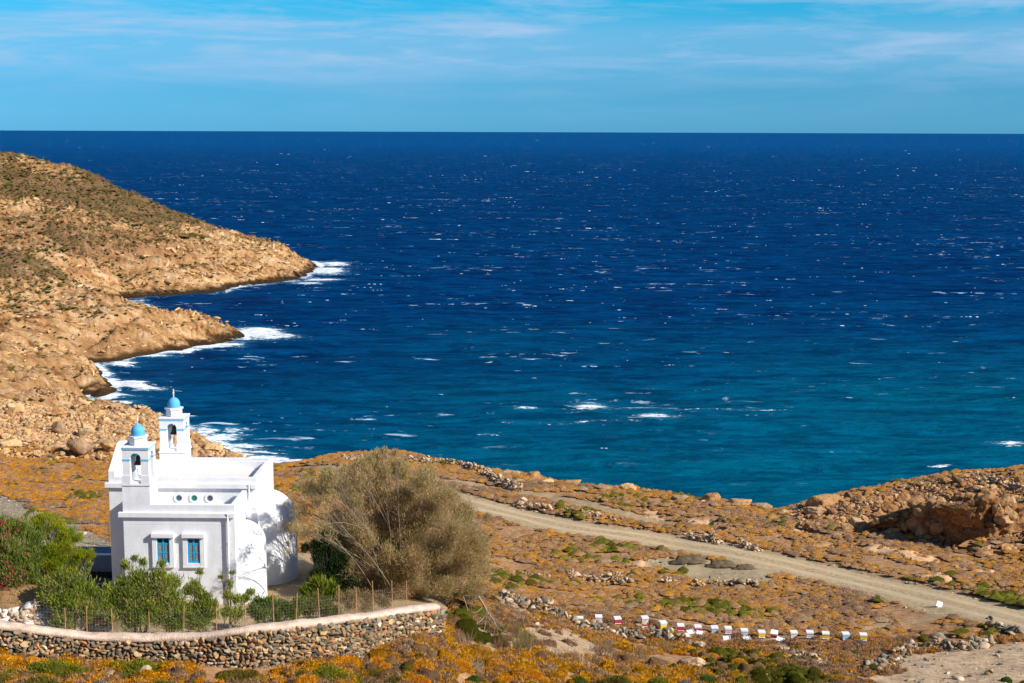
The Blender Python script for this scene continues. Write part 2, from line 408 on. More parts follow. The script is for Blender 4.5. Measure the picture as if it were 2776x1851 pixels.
# whitewashed plaster
m, nt, p = new_mat('whitewash', .9, .1); k = N(nt); c = k.coord()
f = k.noise(c, 1.1, 6, .6); s = k.noise(k.mapping(c, (2.5, 2.5, .35)), 1.5, 5, .6)
a = k.ramp(f, [(.3, (.72, .72, .735)), (.6, (.82, .82, .82))]); k.l(k.mix(k.ramp(s, [(.35, .35), (.6, 0.)]), a, (.66, .655, .65)), p.inputs['Base Color'])
k.l(k.bump(k.noise(c, 9, 6, .6), .35, .03), p.inputs['Normal']); M['white'] = m
M['roofcoat'] = col_mat('roof_coating', (.78, .72, .66), .9, .06, 1.2)
M['blue'] = col_mat('blue_paint', (.02, .36, .62), .45, .08, 5, .1, .004, .4)
M['domeblue'] = col_mat('dome_blue_paint', (.10, .42, .66), .7, .1, 3, .25, .01, .2)
M['bandblue'] = col_mat('band_blue_paint', (.16, .50, .66), .7, .1, 4, .2, .01)
M['bronze'] = col_mat('bell_bronze', (.045, .032, .022), .5, .25, 8, .2, .01, .4, .5)
M['glass'] = col_mat('dark_glass', (.015, .017, .02), .12, .1, 2, 0, 0, .6)
M['curtain'] = col_mat('curtain_cloth', (.30, .28, .27), .9, .25, 7, .2)
M['glass_red'] = col_mat('brown_red_glass', (.13, .06, .05), .2, .2, 3, 0, 0, .5)
M['glass_green'] = col_mat('green_glass', (.03, .16, .05), .2, .2, 3, 0, 0, .5)
M['stone_cross'] = col_mat('pale_marble', (.7, .66, .6), .7, .1, 9)
M['rust'] = col_mat('rusty_iron', (.42, .22, .10), .9, .3, 9)
M['wire'] = col_mat('galvanised_wire', (.28, .26, .22), .6, .2, 5, 0)
M['greywood'] = col_mat('weathered_wood', (.30, .26, .22), .95, .3, 8)
M['annexwall'] = col_mat('annex_plaster', (.13, .17, .22), .9, .12, 1.5)  # darkened and blued: the shade the annex stands in is put into its colour
M['concrete'] = col_mat('concrete', (.42, .38, .31), .9, .12, 4)
M['coping'] = col_mat('mortar_coping', (.66, .49, .37), .95, .22, 2.6, .9, .06)
M['corestone'] = col_mat('wall_core', (.09, .07, .055), 1, .3, 4)
M['stone'] = attr_mat('field_stone', .95, 4, .3, .7, .05, .1)
M['boulder'] = attr_mat('granite_boulder', .95, .9, .3, .9, .3, .05, (2.6, .57, (.36, .19, .085)))
M['cliff'] = attr_mat('cliff_rock', 1, 1.1, .5, 1, .5, .03, (3.5, .56, (.20, .10, .05)))
M['scrub'] = attr_mat('dry_scrub', 1, 5, .35, .9, .15, 0)
M['leaf'] = leaf_mat('leaves', .35); M['wisp'] = leaf_mat('wispy_leaves', .5); M['twig'] = attr_mat('bark', 1, 8, .25, .3, .01)

# sea water
m, nt, p = new_mat('sea_water', .22, .5); k = N(nt); c = k.coord(); p.inputs['IOR'].default_value = 1.33
dep = k.attr('depth'); foam = k.attr('foam')
patch = k.noise(k.mapping(c, (.010, .028, 0)), 1, 4, .6)
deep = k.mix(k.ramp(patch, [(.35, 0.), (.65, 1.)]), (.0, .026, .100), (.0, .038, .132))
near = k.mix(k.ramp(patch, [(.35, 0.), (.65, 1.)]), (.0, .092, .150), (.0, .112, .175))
far = k.math('MULTIPLY', k.attr('far'), 1.0); deep = k.mix(far, deep, (.0, .078, .25)); wc = k.mix(dep, near, deep)  # paler with distance: grazing sky reflection put into the base colour
streak = k.noise(k.mapping(c, (.08, .19, 0)), 1, 11, .80, .3)
wc = k.mix(k.ramp(streak, [(.48, 0.), (.60, .6)]), wc, k.mix(dep, (.0, .16, .25), (.0, .065, .20)))  # foam streaks and light on wave faces, both put into the colour
fn = k.noise(k.mapping(c, (.16, .5, 0)), 1, 7, .72, .8)
fn2 = k.noise(k.mapping(c, (.9, 1.8, 0)), 1, 4, .7)
fx = k.math('ADD', k.math('MULTIPLY', foam, 1.25), k.math('ADD', k.math('MULTIPLY', k.math('SUBTRACT', fn, .5), 3.2), k.math('MULTIPLY', k.math('SUBTRACT', fn2, .5), 1.9)))
fx = k.math('MULTIPLY', fx, k.math('GREATER_THAN', foam, .02))
fm = k.ramp(fx, [(.52, 0.), (.74, 1.)])
halo = k.ramp(k.math('MULTIPLY', foam, 1), [(.0, 0.), (.8, .7)])
wc = k.mix(halo, wc, (.03, .26, .36))
dark = k.noise(k.mapping(c, (.06, .16, 0)), 1, 11, .80, .3); wc = k.mix(k.ramp(dark, [(.43, .85), (.53, 0.)]), wc, k.mix(dep, (.0, .055, .105), (.0, .009, .055)))  # dark chop: shading of the wave faces painted into the water colour
cr1 = k.noise(k.mapping(c, (.13, .34, 0)), 1, 7, .66, .5); cr2 = k.noise(k.mapping(c, (.012, .03, 0)), 1, 3, .5)
crest = k.math('MULTIPLY', k.ramp(k.math('ADD', cr1, k.math('MULTIPLY', k.math('SUBTRACT', cr2, .5), .35)), [(.655, 0.), (.70, 1.)]), k.ramp(dep, [(.25, .07), (.65, .9)]))
wc = k.mix(crest, wc, (.55, .72, .82))
k.l(k.mix(fm, wc, (.82, .86, .88)), p.inputs['Base Color'])
k.l(k.ramp(fm, [(0, .22), (1, .9)]), p.inputs['Roughness'])
b1 = k.bump(k.noise(k.mapping(c, (.10, .30, .1)), 1, 5, .62, .3), 1.0, 1.5)
b2 = k.bump(k.noise(k.mapping(c, (.7, 1.5, .5)), 1, 5, .65, .2), .8, .22, b1)
k.l(b2, p.inputs['Normal']); p.inputs['Specular IOR Level'].default_value = 0.0
lw = k.n('ShaderNodeLayerWeight'); lw.inputs[0].default_value = .5; k.l(b2, lw.inputs['Normal'])
rf = k.math('MULTIPLY', k.math('POWER', lw.outputs['Facing'], 4.0), k.math('MULTIPLY', k.math('SUBTRACT', 1.0, fm), .085))
gl = k.n('ShaderNodeBsdfGlossy'); gl.inputs['Roughness'].default_value = .22; gl.inputs['Color'].default_value = (.45, .85, 1, 1); k.l(b2, gl.inputs['Normal'])
msx = k.n('ShaderNodeMixShader'); k.l(rf, msx.inputs[0]); k.l(p.outputs[0], msx.inputs[1]); k.l(gl.outputs[0], msx.inputs[2]); k.l(msx.outputs[0], nt.nodes['Material Output'].inputs[0])
M['sea'] = m

M['foam'] = attr_mat('sea_foam', .9, 3, .1, 0)

# ground
m, nt, p = new_mat('ground_surface', 1, .05); k = N(nt); c = k.coord()
f1 = k.noise(c, .35, 6, .6); f2 = k.noise(c, 2.2, 5, .7); f3 = k.noise(c, .09, 5, .6)
soil = k.ramp(f2, [(.3, (.21, .11, .05)), (.5, (.40, .215, .10)), (.7, (.55, .33, .17))])
rockc = k.ramp(k.noise(c, .8, 6, .7), [(.3, (.34, .18, .09)), (.5, (.62, .37, .19)), (.7, (.74, .50, .30))])
dirtc = k.ramp(k.noise(k.mapping(c, (1, 1, 1)), 1.4, 6, .6), [(.3, (.34, .255, .145)), (.7, (.48, .365, .215))])
gravc = k.ramp(k.voro(c, 4.5, out='Color'), [(0, (.17, .135, .09)), (.5, (.33, .265, .175)), (1, (.50, .415, .29))])
yardc = k.ramp(k.noise(c, 1.8, 8, .8), [(.36, (.26, .185, .11)), (.5, (.50, .35, .21)), (.64, (.64, .46, .29))])
col = k.mix(k.attr('rock'), soil, rockc)
col = k.mix(k.attr('dirt'), col, dirtc); col = k.mix(k.attr('yard'), col, yardc); col = k.mix(k.attr('grav'), col, gravc)
# headlands: pale granite with olive and brown low scrub
sepz = k.n('ShaderNodeSeparateXYZ'); k.l(c, sepz.inputs[0]); Z = sepz.outputs[2]
st = k.noise(k.mapping(c, (.05, .05, .05), (0, 0, 0)), 1, 6, .6)
stripe = k.mapping(c, (.06, .42, .3), (0, 0, R(-50)))
sn = k.noise(stripe, 1, 7, .68, .3)
hr = k.ramp(sn, [(.35, (.13, .058, .022)), (.43, (.45, .225, .085)), (.53, (.69, .40, .17)), (.63, (.84, .59, .34))])
fine = k.noise(c, .55, 6, .75)
hr = k.mix(k.ramp(fine, [(.36, .45), (.5, 0.)]), hr, (.52, .27, .12))
sc_mask = k.math('ADD', k.math('MULTIPLY', k.attr('green'), 1.0), k.math('MULTIPLY', k.math('SUBTRACT', k.noise(c, .42, 6, .78), .5), 2.6))
scc = k.ramp(k.noise(c, .25, 4, .6), [(.35, (.10, .085, .025)), (.5, (.18, .11, .05)), (.65, (.24, .13, .075))])
brown = k.noise(c, .028, 5, .62); hr = k.mix(k.ramp(brown, [(.42, .0), (.62, .65)]), hr, (.34, .165, .075))
hd = k.mix(k.ramp(sc_mask, [(.50, 0.), (.72, .85)]), hr, scc)
wet = k.math('ADD', Z, k.math('MULTIPLY', k.math('SUBTRACT', k.noise(c, .3, 4), .5), 3.2))
hd = k.mix(k.ramp(k.math('DIVIDE', wet, 6.0), [(.13, 1.), (.27, 0.)]), hd, (.085, .045, .016))
col = k.mix(k.attr('head'), col, hd)
col = k.mix(k.ramp(Z, [(.35, 1.), (.9, 0.)]), col, (.055, .036, .018))
k.l(col, p.inputs['Base Color'])
bh = k.math('ADD', k.math('MULTIPLY', sn, k.math('MULTIPLY', k.attr('head'), 11.0)), k.math('ADD', k.math('MULTIPLY', k.noise(c, .5, 7, .75), k.math('ADD', .4, k.math('MULTIPLY', k.attr('head'), 2.2))), k.math('MULTIPLY', k.noise(c, 3.5, 5, .7), .09)))
k.l(k.bump(bh, .7, .6), p.inputs['Normal']); M['ground'] = m
# road
m, nt, p = new_mat('dirt_road_surface', 1, .05); k = N(nt); c = k.coord()
w = k.attr('across')
rut = k.ramp(k.math('ABSOLUTE', w), [(.0, .0), (.18, .05), (.30, 1.), (.46, .9), (.62, .15), (1., 0.)])
g = k.noise(c, 3.2, 6, .7); g2 = k.noise(c, .3, 4, .6)
base_ = k.ramp(g, [(.36, (.29, .21, .115)), (.5, (.45, .325, .18)), (.64, (.58, .43, .25))])
k.l(k.mix(k.math('MULTIPLY', rut, k.ramp(g2, [(.3, .4), (.7, 1.)])), base_, (.62, .455, .275)), p.inputs['Base Color'])
k.l(k.bump(g, .6, .06), p.inputs['Normal']); M['road'] = m

# ------------------------------------------------------------------ world, sun
SUN = Vector((2.0, -1.0, 1.5)).normalized()
el = math.asin(SUN.z); azr = math.atan2(SUN.x, SUN.y)
w = bpy.data.worlds.new('World'); scene.world = w; w.use_nodes = True; nt = w.node_tree; k = N(nt)
bg = nt.nodes['Background']; sky = k.n('ShaderNodeTexSky', sky_type='NISHITA'); sky.sun_disc = False; sky.sun_elevation = el; sky.sun_rotation = azr
sky.air_density = 1.0; sky.dust_density = .2; sky.ozone_density = 3.0
tc = k.n('ShaderNodeTexCoord'); gen = tc.outputs['Generated']; sx = k.n('ShaderNodeSeparateXYZ'); k.l(gen, sx.inputs[0])
tint = k.ramp(sx.outputs[2], [(0.0, (.126, .525, 1.2)), (.029, (.13, .50, 1.02)), (.055, (.10, .56, .98)), (.09, (.03, .66, 1.0)), (.35, (.16, .42, .72)), (1, (.42, .52, .66))])
sc_ = k.mix(1.0, sky.outputs[0], tint, 'MULTIPLY')
# cirrus: wisps stretched along the horizon
def wisp(sc, rot, seedoff, lo, hi):
    mp = k.mapping(gen, sc, rot); mp.node.inputs['Location'].default_value = seedoff
    return k.ramp(k.noise(mp, 1, 8, .62, .6), [(lo, 0.), (hi, 1.)])
z = sx.outputs[2]
band = k.ramp(z, [(.0, 0.), (.032, .25), (.055, 1.), (.085, .85), (.12, .5), (.5, .4)])
w1 = wisp((3.2, 3.2, 34), (R(4), R(3), 0), (1.7, .3, .6), .46, .68)
veil = k.ramp(z, [(.028, 0.), (.050, .65), (.066, .55), (.080, .1), (.2, 0.)])
w2 = wisp((8, 8, 60), (R(-3), R(5), 0), (5.1, 2.3, .1), .48, .72)
cf = k.math('MULTIPLY', band, k.math('ADD', k.math('MULTIPLY', w1, .75), k.math('MULTIPLY', w2, .6)))
cf = k.math('MINIMUM', k.math('ADD', cf, k.math('MULTIPLY', veil, k.ramp(k.noise(k.mapping(gen, (2, 2, 9)), 1, 5, .55, .3), [(.3, .15), (.7, .8)]))), .85)
CL = 1.0
cloud = k.mix(cf, sc_, (3.2 * CL, 4.6 * CL, 6.6 * CL))
k.l(cloud, bg.inputs[0]); bg.inputs[1].default_value = .0925
sl = bpy.data.lights.new('sun', 'SUN'); sl.energy = 4.6; sl.angle = R(.5); sl.color = (1, .955, .89)
so = bpy.data.objects.new('sun', sl); COL.objects.link(so); so.rotation_euler = SUN.to_track_quat('Z', 'Y').to_euler(); so.location = (40, -20, 90)
scene.view_settings.view_transform = 'Standard'; scene.view_settings.look = 'None'; scene.view_settings.exposure = .5; scene.view_settings.gamma = 1
try: scene.cycles.max_bounces = 6; scene.cycles.transparent_max_bounces = 12
except Exception: pass
# ------------------------------------------------------------------ ground sheet
def polar(azs, ds):
    a, d = np.meshgrid(azs, ds); return np.sin(a) * d, np.cos(a) * d
def grid_faces(nr, nc):
    i = np.arange(nr * nc).reshape(nr, nc); return np.stack([i[:-1, :-1], i[:-1, 1:], i[1:, 1:], i[1:, :-1]], -1).reshape(-1, 4)
fine = np.radians(np.linspace(-22.5, 22.5, 1150))
azs = np.concatenate([np.radians(np.linspace(-62, -23.2, 50)), fine, np.radians(np.linspace(23.2, 62, 50))])
ds = np.concatenate([np.linspace(6, 40, 12)[:-1], np.exp(np.arange(math.log(40), math.log(650), .0036)), np.linspace(655, 900, 25)])
x, y = polar(azs, ds); z, b, m_ = ground_full(x, y)
green = fbm(x / 45, y / 45, 4, 101) * 2.4 - .04 + .45 * sstep(5, 22, b) - .5 * sstep(6, 1, b)
u_, v_, _ = proj(np.stack([x, y, b], -1))
# olive crest of the far headland, pale shoulder under it, brown gully
dd = np.hypot(x, y)
green = green + .35 * sstep(515, 545, dd) * (dd < 600) * (u_ < 265) - .25 * sstep(40, 0, np.abs(dd - 490)) * 1
green = green + .3 * sstep(330, 370, dd) * (dd < 420) * (u_ < 95)
green = green - .9 * ((dd > 236) & (dd < 285))  - .3 * ((dd > 300) & (dd < 330))
ground = mesh_np('ground', np.stack([x, y, z], -1).reshape(-1, 3), [grid_faces(*x.shape)], M['ground'], attrs=dict(
    rock=np.clip(m_['rock'] + .0, 0, 1).ravel(), dirt=np.clip(np.maximum.reduce([m_['road'], m_['track'], m_['bare'], m_['gard'] * .8]), 0, 1).ravel(),
    yard=np.maximum(m_['yard'], m_['dirt'] * .85).ravel(), grav=m_['grav'].ravel(), head=m_['head'].ravel(), green=green.ravel()))
tag(ground, kind='structure')

# ------------------------------------------------------------------ dirt road laid on it
def ribbon(name, L, half, mat, lift, nacross=13, wob=.5):
    L = np.asarray(L); T = np.gradient(L, axis=0); T /= np.linalg.norm(T, axis=1)[:, None]; Nn = np.stack([-T[:, 1], T[:, 0]], 1)
    s = np.linspace(-1, 1, nacross); w = half * (1 + wob * fbm(np.arange(len(L)) * .35, np.zeros(len(L)), 3, 77))
    P = L[:, None, :] + Nn[:, None, :] * (s[None, :] * w[:, None])[..., None]
    z = ground_full(P[..., 0], P[..., 1])[0] + lift - .1 * np.abs(s)[None] ** 6
    V = np.concatenate([P, z[..., None]], -1).reshape(-1, 3)
    o = mesh_np(name, V, [grid_faces(len(L), nacross)], mat, attrs=dict(across=np.tile(s, len(L))))
    return tag(o, kind='structure')
RD = []
for i in range(len(ROAD) - 1):
    nseg = max(1, int(np.hypot(*(ROAD[i + 1] - ROAD[i])) / .7))
    for t in range(nseg): RD.append(ROAD[i] + (ROAD[i + 1] - ROAD[i]) * t / nseg)
ribbon('dirt_road', RD, 2.75, M['road'], .075)

# ------------------------------------------------------------------ sea
az2 = np.concatenate([np.radians(np.linspace(-80, -23.5, 60)), np.radians(np.linspace(-22.8, 22.8, 1050)), np.radians(np.linspace(23.5, 80, 60))])
ds2 = np.concatenate([np.exp(np.arange(math.log(158), math.log(1500), .0036)), np.exp(np.linspace(math.log(1515), math.log(70000), 160))])
x, y = polar(az2, ds2); d = np.hypot(x, y); u_, v_, _ = proj(np.stack([x, y, np.zeros_like(x)], -1))
hb = np.full(x.shape, -9.0); k_ = d < 640; hb[k_] = base(x[k_], y[k_])
wv = fbm(x / 26, y / 9, 4, 201) * 1.5 * np.clip(1.6 - d / 1300, 0, 1) + fbm(x / 7, y / 2.8, 3, 211) * .42 * np.clip(1.5 - d / 450, 0, 1)
wv = wv * sstep(0, -3, hb) 
wv = wv * (d < 2000) 
# depth tone: turquoise over the near sand and rock, deep blue further out
w1 = fbm(x / 90, y / 30, 3, 221) * 110
az_ = np.arctan2(x, y); depth = sstep(165, 455, d + w1 * .7 + 45 * sstep(0, -.2, az_) - 45 * sstep(.05, .30, az_))
depth = np.clip(depth + .02, 0, 1) ** .5
foam = sstep(-1.5, -.1, hb) * (d > 205) * (np.arctan2(x, y) < -.1) * (.72 + 1.6 * fbm(x / 14, y / 14, 3, 231))
foam *= np.where((u_ > 98) & (u_ < 225) & (v_ < 300), .28, 1)
foam = np.maximum(foam, 0)
def plume(u, v, ru, rv, a, tilt=0):
    global foam
    q = ((u_ - u) / ru) ** 2 + ((v_ - v - (u_ - u) * tilt) / rv) ** 2
    foam = np.maximum(foam, a * np.exp(-q * 1.1))
for q in [(335,264,15,2.2,.85),(327,271,18,3.6,1.1),(322,280,20,2.2,.9),(305,284,16,1.5,.8),(258,333,24,4.6,1.15),(270,337,26,3.2,1.0),(225,345,20,2.2,.8),(195,349,14,1.6,.8),(155,356,20,1.8,.8),(120,363,16,1.9,.9),
          (100,369,13,1.2,.6),(135,386,18,2.6,1.1),(150,389,20,2,.75),(128,383,14,2,.8),(105,396,26,3,1.1),(85,398,16,2.4,1.1),(112,403,26,1.6,.9),(188,418,9,1.6,.8),(205,431,14,4,.9),(222,438,20,5,.85),(240,447,24,5,.7),
          (262,452,20,2.2,.65),(275,459,20,2,.95),(300,461,18,1.6,.8),(233,431,12,4,.6),(590,407,20,4.5,.62),(655,418,22,3.4,.85),(648,408,24,2.5,.5),(600,422,60,1.0,.45),(525,410,15,1.4,.5),(720,411,50,.8,.4),(1014,446,18,2.2,.62),(943,465,9,.9,.9)]:
    plume(*q)
foam = np.minimum(foam, .74 + .25 * (fbm(x / 5, y / 5, 3, 241) > .05))
# farther foam crests turn the surface up a little
wv = wv + np.clip(foam, 0, 1) * .25
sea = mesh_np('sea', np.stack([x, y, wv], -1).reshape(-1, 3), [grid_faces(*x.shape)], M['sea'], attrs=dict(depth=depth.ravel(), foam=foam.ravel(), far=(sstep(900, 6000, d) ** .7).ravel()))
tag(sea, kind='structure')

# whitecaps: low broken crests riding on the swell
r = np.random.default_rng(11); V0, F0 = ico(2); keep = V0[:, 2] > -.3
P, S, Rt = [], [], []
for i in range(750):
    v = 134.5 + (r.random() ** 1.15) * 330; u = r.uniform(-60, 1090); q = ray(u, v)
    if q[2] > -1e-4: continue
    d_ = CAMH / -q[2]
    if d_ > 14000: continue
    X, Y = q[0] * d_, q[1] * d_
    if d_ < 640 and base(np.array([X]), np.array([Y]))[0] > -3.2: continue
    if v > 330 and r.random() < .86: continue
    if v < 170 and r.random() < .45: continue
    big = r.random() < .12
    wd = (r.lognormal(0, .5) * .34) * (d_ / 500) ** .5 * (1.9 if big else 1)
    nn = r.integers(1, 5) if not big else r.integers(4, 9)
    for j in range(nn):
        f = r.uniform(.25, 1) if j else 1
        P.append((X + r.normal() * wd * 3.2 * (j > 0), Y + r.normal() * wd * .5 * (j > 0), .25)); S.append((wd * f, wd * f * r.uniform(.15, .32), min(.04 + .03 * wd + .00010 * d_, .8) * f)); Rt.append(r.normal() * .12)
P = np.array(P); k_ = np.hypot(P[:, 0], P[:, 1]); P[:, 2] += fbm(P[:, 0] / 26, P[:, 1] / 9, 4, 201) * 1.5 * np.clip(1.6 - k_ / 1300, 0, 1)
caps = [(V0 * (1 + n3(V0, 2.5, s_)[:, None] * 1.6), F0) for s_ in (3, 4, 5, 6)]
br = r.beta(.9, 1.6, len(P))[:, None]; V, Fc, Cc = merge(caps, r.integers(0, 4, len(P)), P, np.array(S), rotz(np.array(Rt)), np.array([.04, .16, .34]) * (1 - br) + np.array([.80, .88, .95]) * br)
o = mesh_np('sea_foam', V, [Fc], M['foam'], Cc); tag(o, kind='stuff')
# ------------------------------------------------------------------ church
church = empty('church', ch(0, 0, 0), 'whitewashed chapel with two blue-domed belfries and a round apse', 'church', rz=YAW)
WT = M['white']
def part(name, bm, mat, parent=church, bevel=.012, smooth=False): return obj_bm(name, bm, mat, parent, smooth, bevel)
W_ = 5.6
# side aisle: walls and parapet
def aisle(y0, y1):
    bm = bmesh.new(); bx(bm, 0, W_, y0, y1, -1.6, 4.1); a = part('aisle', bm, WT, bevel=.02)
    bm = bmesh.new(); bx(bm, 0, .24, y0 + .24, y1 - .24, 4.1, 5.15) ; bx(bm, W_ - .24, W_, y0 + .24, y1 - .24, 4.1, 5.15)
    bx(bm, 0, W_, y0, y0 + .24, 4.1, 5.15); bx(bm, 0, W_, y1 - .24, y1, 4.1, 4.4 if y0 < 1 else 5.15); part('parapet', bm, WT, bevel=.02)
    bm = bmesh.new(); bx(bm, .24, W_ - .24, y0 + .24, y1 - .24, 4.102, 4.2); part('flat_roof', bm, M['roofcoat'], bevel=0)
aisle(0, 3.2); aisle(7.2, 10.4)
def cornice(bm, x0, x1, y0, z, side_l=True, ov=.15, h=.24, dl=.5):
    bx(bm, x0 - (ov if side_l else 0), x1, y0 - ov, y0 + .12, z, z + h)
bm = bmesh.new(); cornice(bm, -.05, 5.18, 0, 4.515); bx(bm, 5.33, 5.6, -.15, .1, 4.515, 4.755); part('cornice', bm, WT, bevel=.015)
# nave
NX0, NX1 = -1.65, 6.07
bm = bmesh.new(); bx(bm, NX0, NX1, 3.2, 7.2, -1.6, 5.2); part('nave', bm, WT, bevel=.02)
bm = bmesh.new()
bx(bm, NX0 + .35, NX1, 3.2, 3.46, 5.2, 5.75); bx(bm, NX1 - .26, NX1, 3.46, 6.94, 5.2, 5.75); bx(bm, NX0 + .35, NX1, 6.94, 7.2, 5.2, 5.75); part('parapet', bm, WT, bevel=.02)
bm = bmesh.new(); bx(bm, NX0 + .35, NX1 - .26, 3.46, 6.94, 5.202, 5.3); part('flat_roof', bm, M['roofcoat'], bevel=0)
bm = bmesh.new(); cornice(bm, NX0, 5.62, 3.2, 5.2, True, .16, .25); bx(bm, 5.78, NX1, 3.04, 3.3, 5.2, 5.45); part('cornice', bm, WT, bevel=.015)
# raised gable of the entrance front
bm = bmesh.new(); prof = [(3.2, 5.2), (3.2, 6.05), (3.45, 6.12), (4.9, 7.18), (5.5, 7.18), (6.95, 6.12), (7.2, 6.05), (7.2, 5.2)]
a = [bm.verts.new((NX0, y_, z_)) for y_, z_ in prof]; b = [bm.verts.new((NX0 + .35, y_, z_)) for y_, z_ in prof]
bm.faces.new(a); bm.faces.new(b[::-1])
for i in range(len(prof)): bm.faces.new((a[i], a[(i + 1) % len(prof)], b[(i + 1) % len(prof)], b[i]))
part('gable', bm, WT, bevel=.02)
# apses: half drum with quarter dome
def apse(name, x, y, r_, zs, zb=-1.6):
    bm = bmesh.new(); prof = [(r_, zb), (r_, zs)] + [(r_ * math.cos(t), zs + r_ * .98 * math.sin(t)) for t in np.linspace(.08, math.pi / 2 - .02, 14)] + [(0.0, zs + r_ * .98)]
    lathe(bm, prof, x - .01, y, 28, -math.pi / 2, math.pi / 2); o = obj_bm(name, bm, WT, church, True); return o
apse('apse', 6.07, 5.2, 1.72, 2.95); apse('apse', 5.6, 1.65, 1.2, 2.75)
# clerestory round windows in shallow rings
def disc_ring(bm, x, y, z, ri, ro, d, n=24):
    for i in range(n):
        a0, a1 = 2*math.pi*i/n, 2*math.pi*(i+1)/n
        q = [(x + rr*math.cos(t), yy, z + rr*math.sin(t)) for rr, t, yy in ((ro,a0,y-d),(ro,a1,y-d),(ri,a1,y-d),(ri,a0,y-d))]
        bm.faces.new([bm.verts.new(p_) for p_ in q])
        for rr in (ri, ro): bm.faces.new([bm.verts.new(p_) for p_ in ((x+rr*math.cos(a0),y-d,z+rr*math.sin(a0)),(x+rr*math.cos(a1),y-d,z+rr*math.sin(a1)),(x+rr*math.cos(a1),y+.02,z+rr*math.sin(a1)),(x+rr*math.cos(a0),y+.02,z+rr*math.sin(a0)))])
    bmesh.ops.remove_doubles(bm, verts=bm.verts[:], dist=1e-4)
for xx, mt in ((2.02, 'glass_red'), (2.82, 'glass_green'), (3.64, 'glass_red')):
    bm = bmesh.new(); disc_ring(bm, xx, 3.2, 4.66, .165, .26, .05); rw = part('round_window', bm, WT, bevel=0)
    bm = bmesh.new(); n_ = 20; bm.faces.new([bm.verts.new((xx + .165*math.cos(-2*math.pi*i/n_), 3.188, 4.66 + .165*math.sin(-2*math.pi*i/n_))) for i in range(n_)]); obj_bm('pane', bm, M[mt], rw)
    bm = bmesh.new(); disc_ring(bm, xx, 3.17, 4.66, .135, .165, .012); obj_bm('frame', bm, M['blue'], rw)
# downpipe with hopper, on the aisle and on the nave
def pipe(x, y, z0, z1):
    bm = bmesh.new(); cyl(bm, x, y - .11, z0, z1, .055, n=14); cyl(bm, x, y - .11, z1, z1 + .12, .06, .1, n=14)
    for zz in np.arange(z0 + .8, z1, 1.3): cyl(bm, x, y - .11, zz, zz + .05, .068, n=14)
    for zz in np.arange(z0 + .8, z1, 1.3): bx(bm, x - .015, x + .015, y - .07, y + .01, zz + .01, zz + .04)
    part('downpipe', bm, WT, bevel=0)
pipe(5.255, 0, -1.5, 4.62); pipe(5.7, 3.2, 4.75, 5.3)
# windows of the aisle
def window(x0, x1, z0, z1):
    bm = bmesh.new(); s = .235; d = .11
    bx(bm, x0 - s, x0, -d, .0, z0 - .13, z1 + .04); bx(bm, x1, x1 + s, -d, .0, z0 - .13, z1 + .04)
    bx(bm, x0, x1, -d, .0, z1, z1 + .04); sur = part('window', bm, WT, bevel=.012)
    bm = bmesh.new(); bx(bm, x0 - s - .02, x1 + s + .02, -.22, .0, z1 + .042, z1 + .26); obj_bm('lintel', bm, WT, sur, bevel=.02)
    bm = bmesh.new(); bx(bm, x0 - s - .01, x1 + s + .01, -.13, -.002, z0 - .24, z0 - .132); bx(bm, x0, x1, -.10, 0, z0 - .132, z0); obj_bm('sill', bm, WT, sur, bevel=.015)
    bm = bmesh.new(); fr = .06; y0, y1 = -.06, -.005; xm = (x0 + x1) / 2; H = z1 - z0
    bx(bm, x0, x0 + fr, y0, y1, z0, z1); bx(bm, x1 - fr, x1, y0, y1, z0, z1); bx(bm, xm - fr * .7, xm + fr * .7, y0 - .005, y1, z0 + .002, z1 - .002)
    for zz, hh in ((z0, .12), (z0 + H * .385, .06), (z0 + H * .73, .09), (z1 - .05, .05)):
        bx(bm, x0 + fr + .001, xm - fr * .7 - .001, y0 + .004, y1, zz, zz + hh); bx(bm, xm + fr * .7 + .001, x1 - fr - .001, y0 + .004, y1, zz, zz + hh)
    obj_bm('frame', bm, M['blue'], sur, bevel=.004)
    bm = bmesh.new(); bx(bm, x0 + fr + .002, x1 - fr - .002, -.032, -.022, z0 + .05, z1 - .03); obj_bm('pane', bm, M['glass'], sur)
    bm = bmesh.new(); nn = 26; zs_, ze_ = z0 + .06, z0 + H * .74
    for a_, b_ in ((x0 + fr + .01, xm - fr*.7 - .03), (xm + fr*.7 + .03, x1 - fr - .01)):
        pr = [(a_ + (b_ - a_) * i / nn, -.040 - .006 * math.sin(i * 1.9)) for i in range(nn + 1)]
        for (xa, ya), (xb, yb) in zip(pr[:-1], pr[1:]): bm.faces.new([bm.verts.new(p_) for p_ in ((xa, ya, zs_), (xb, yb, zs_), (xb, yb, ze_), (xa, ya, ze_))])
    obj_bm('curtain', bm, M['curtain'], sur)
window(1.67, 2.30, 2.17, 3.45); window(3.20, 3.83, 2.17, 3.45)
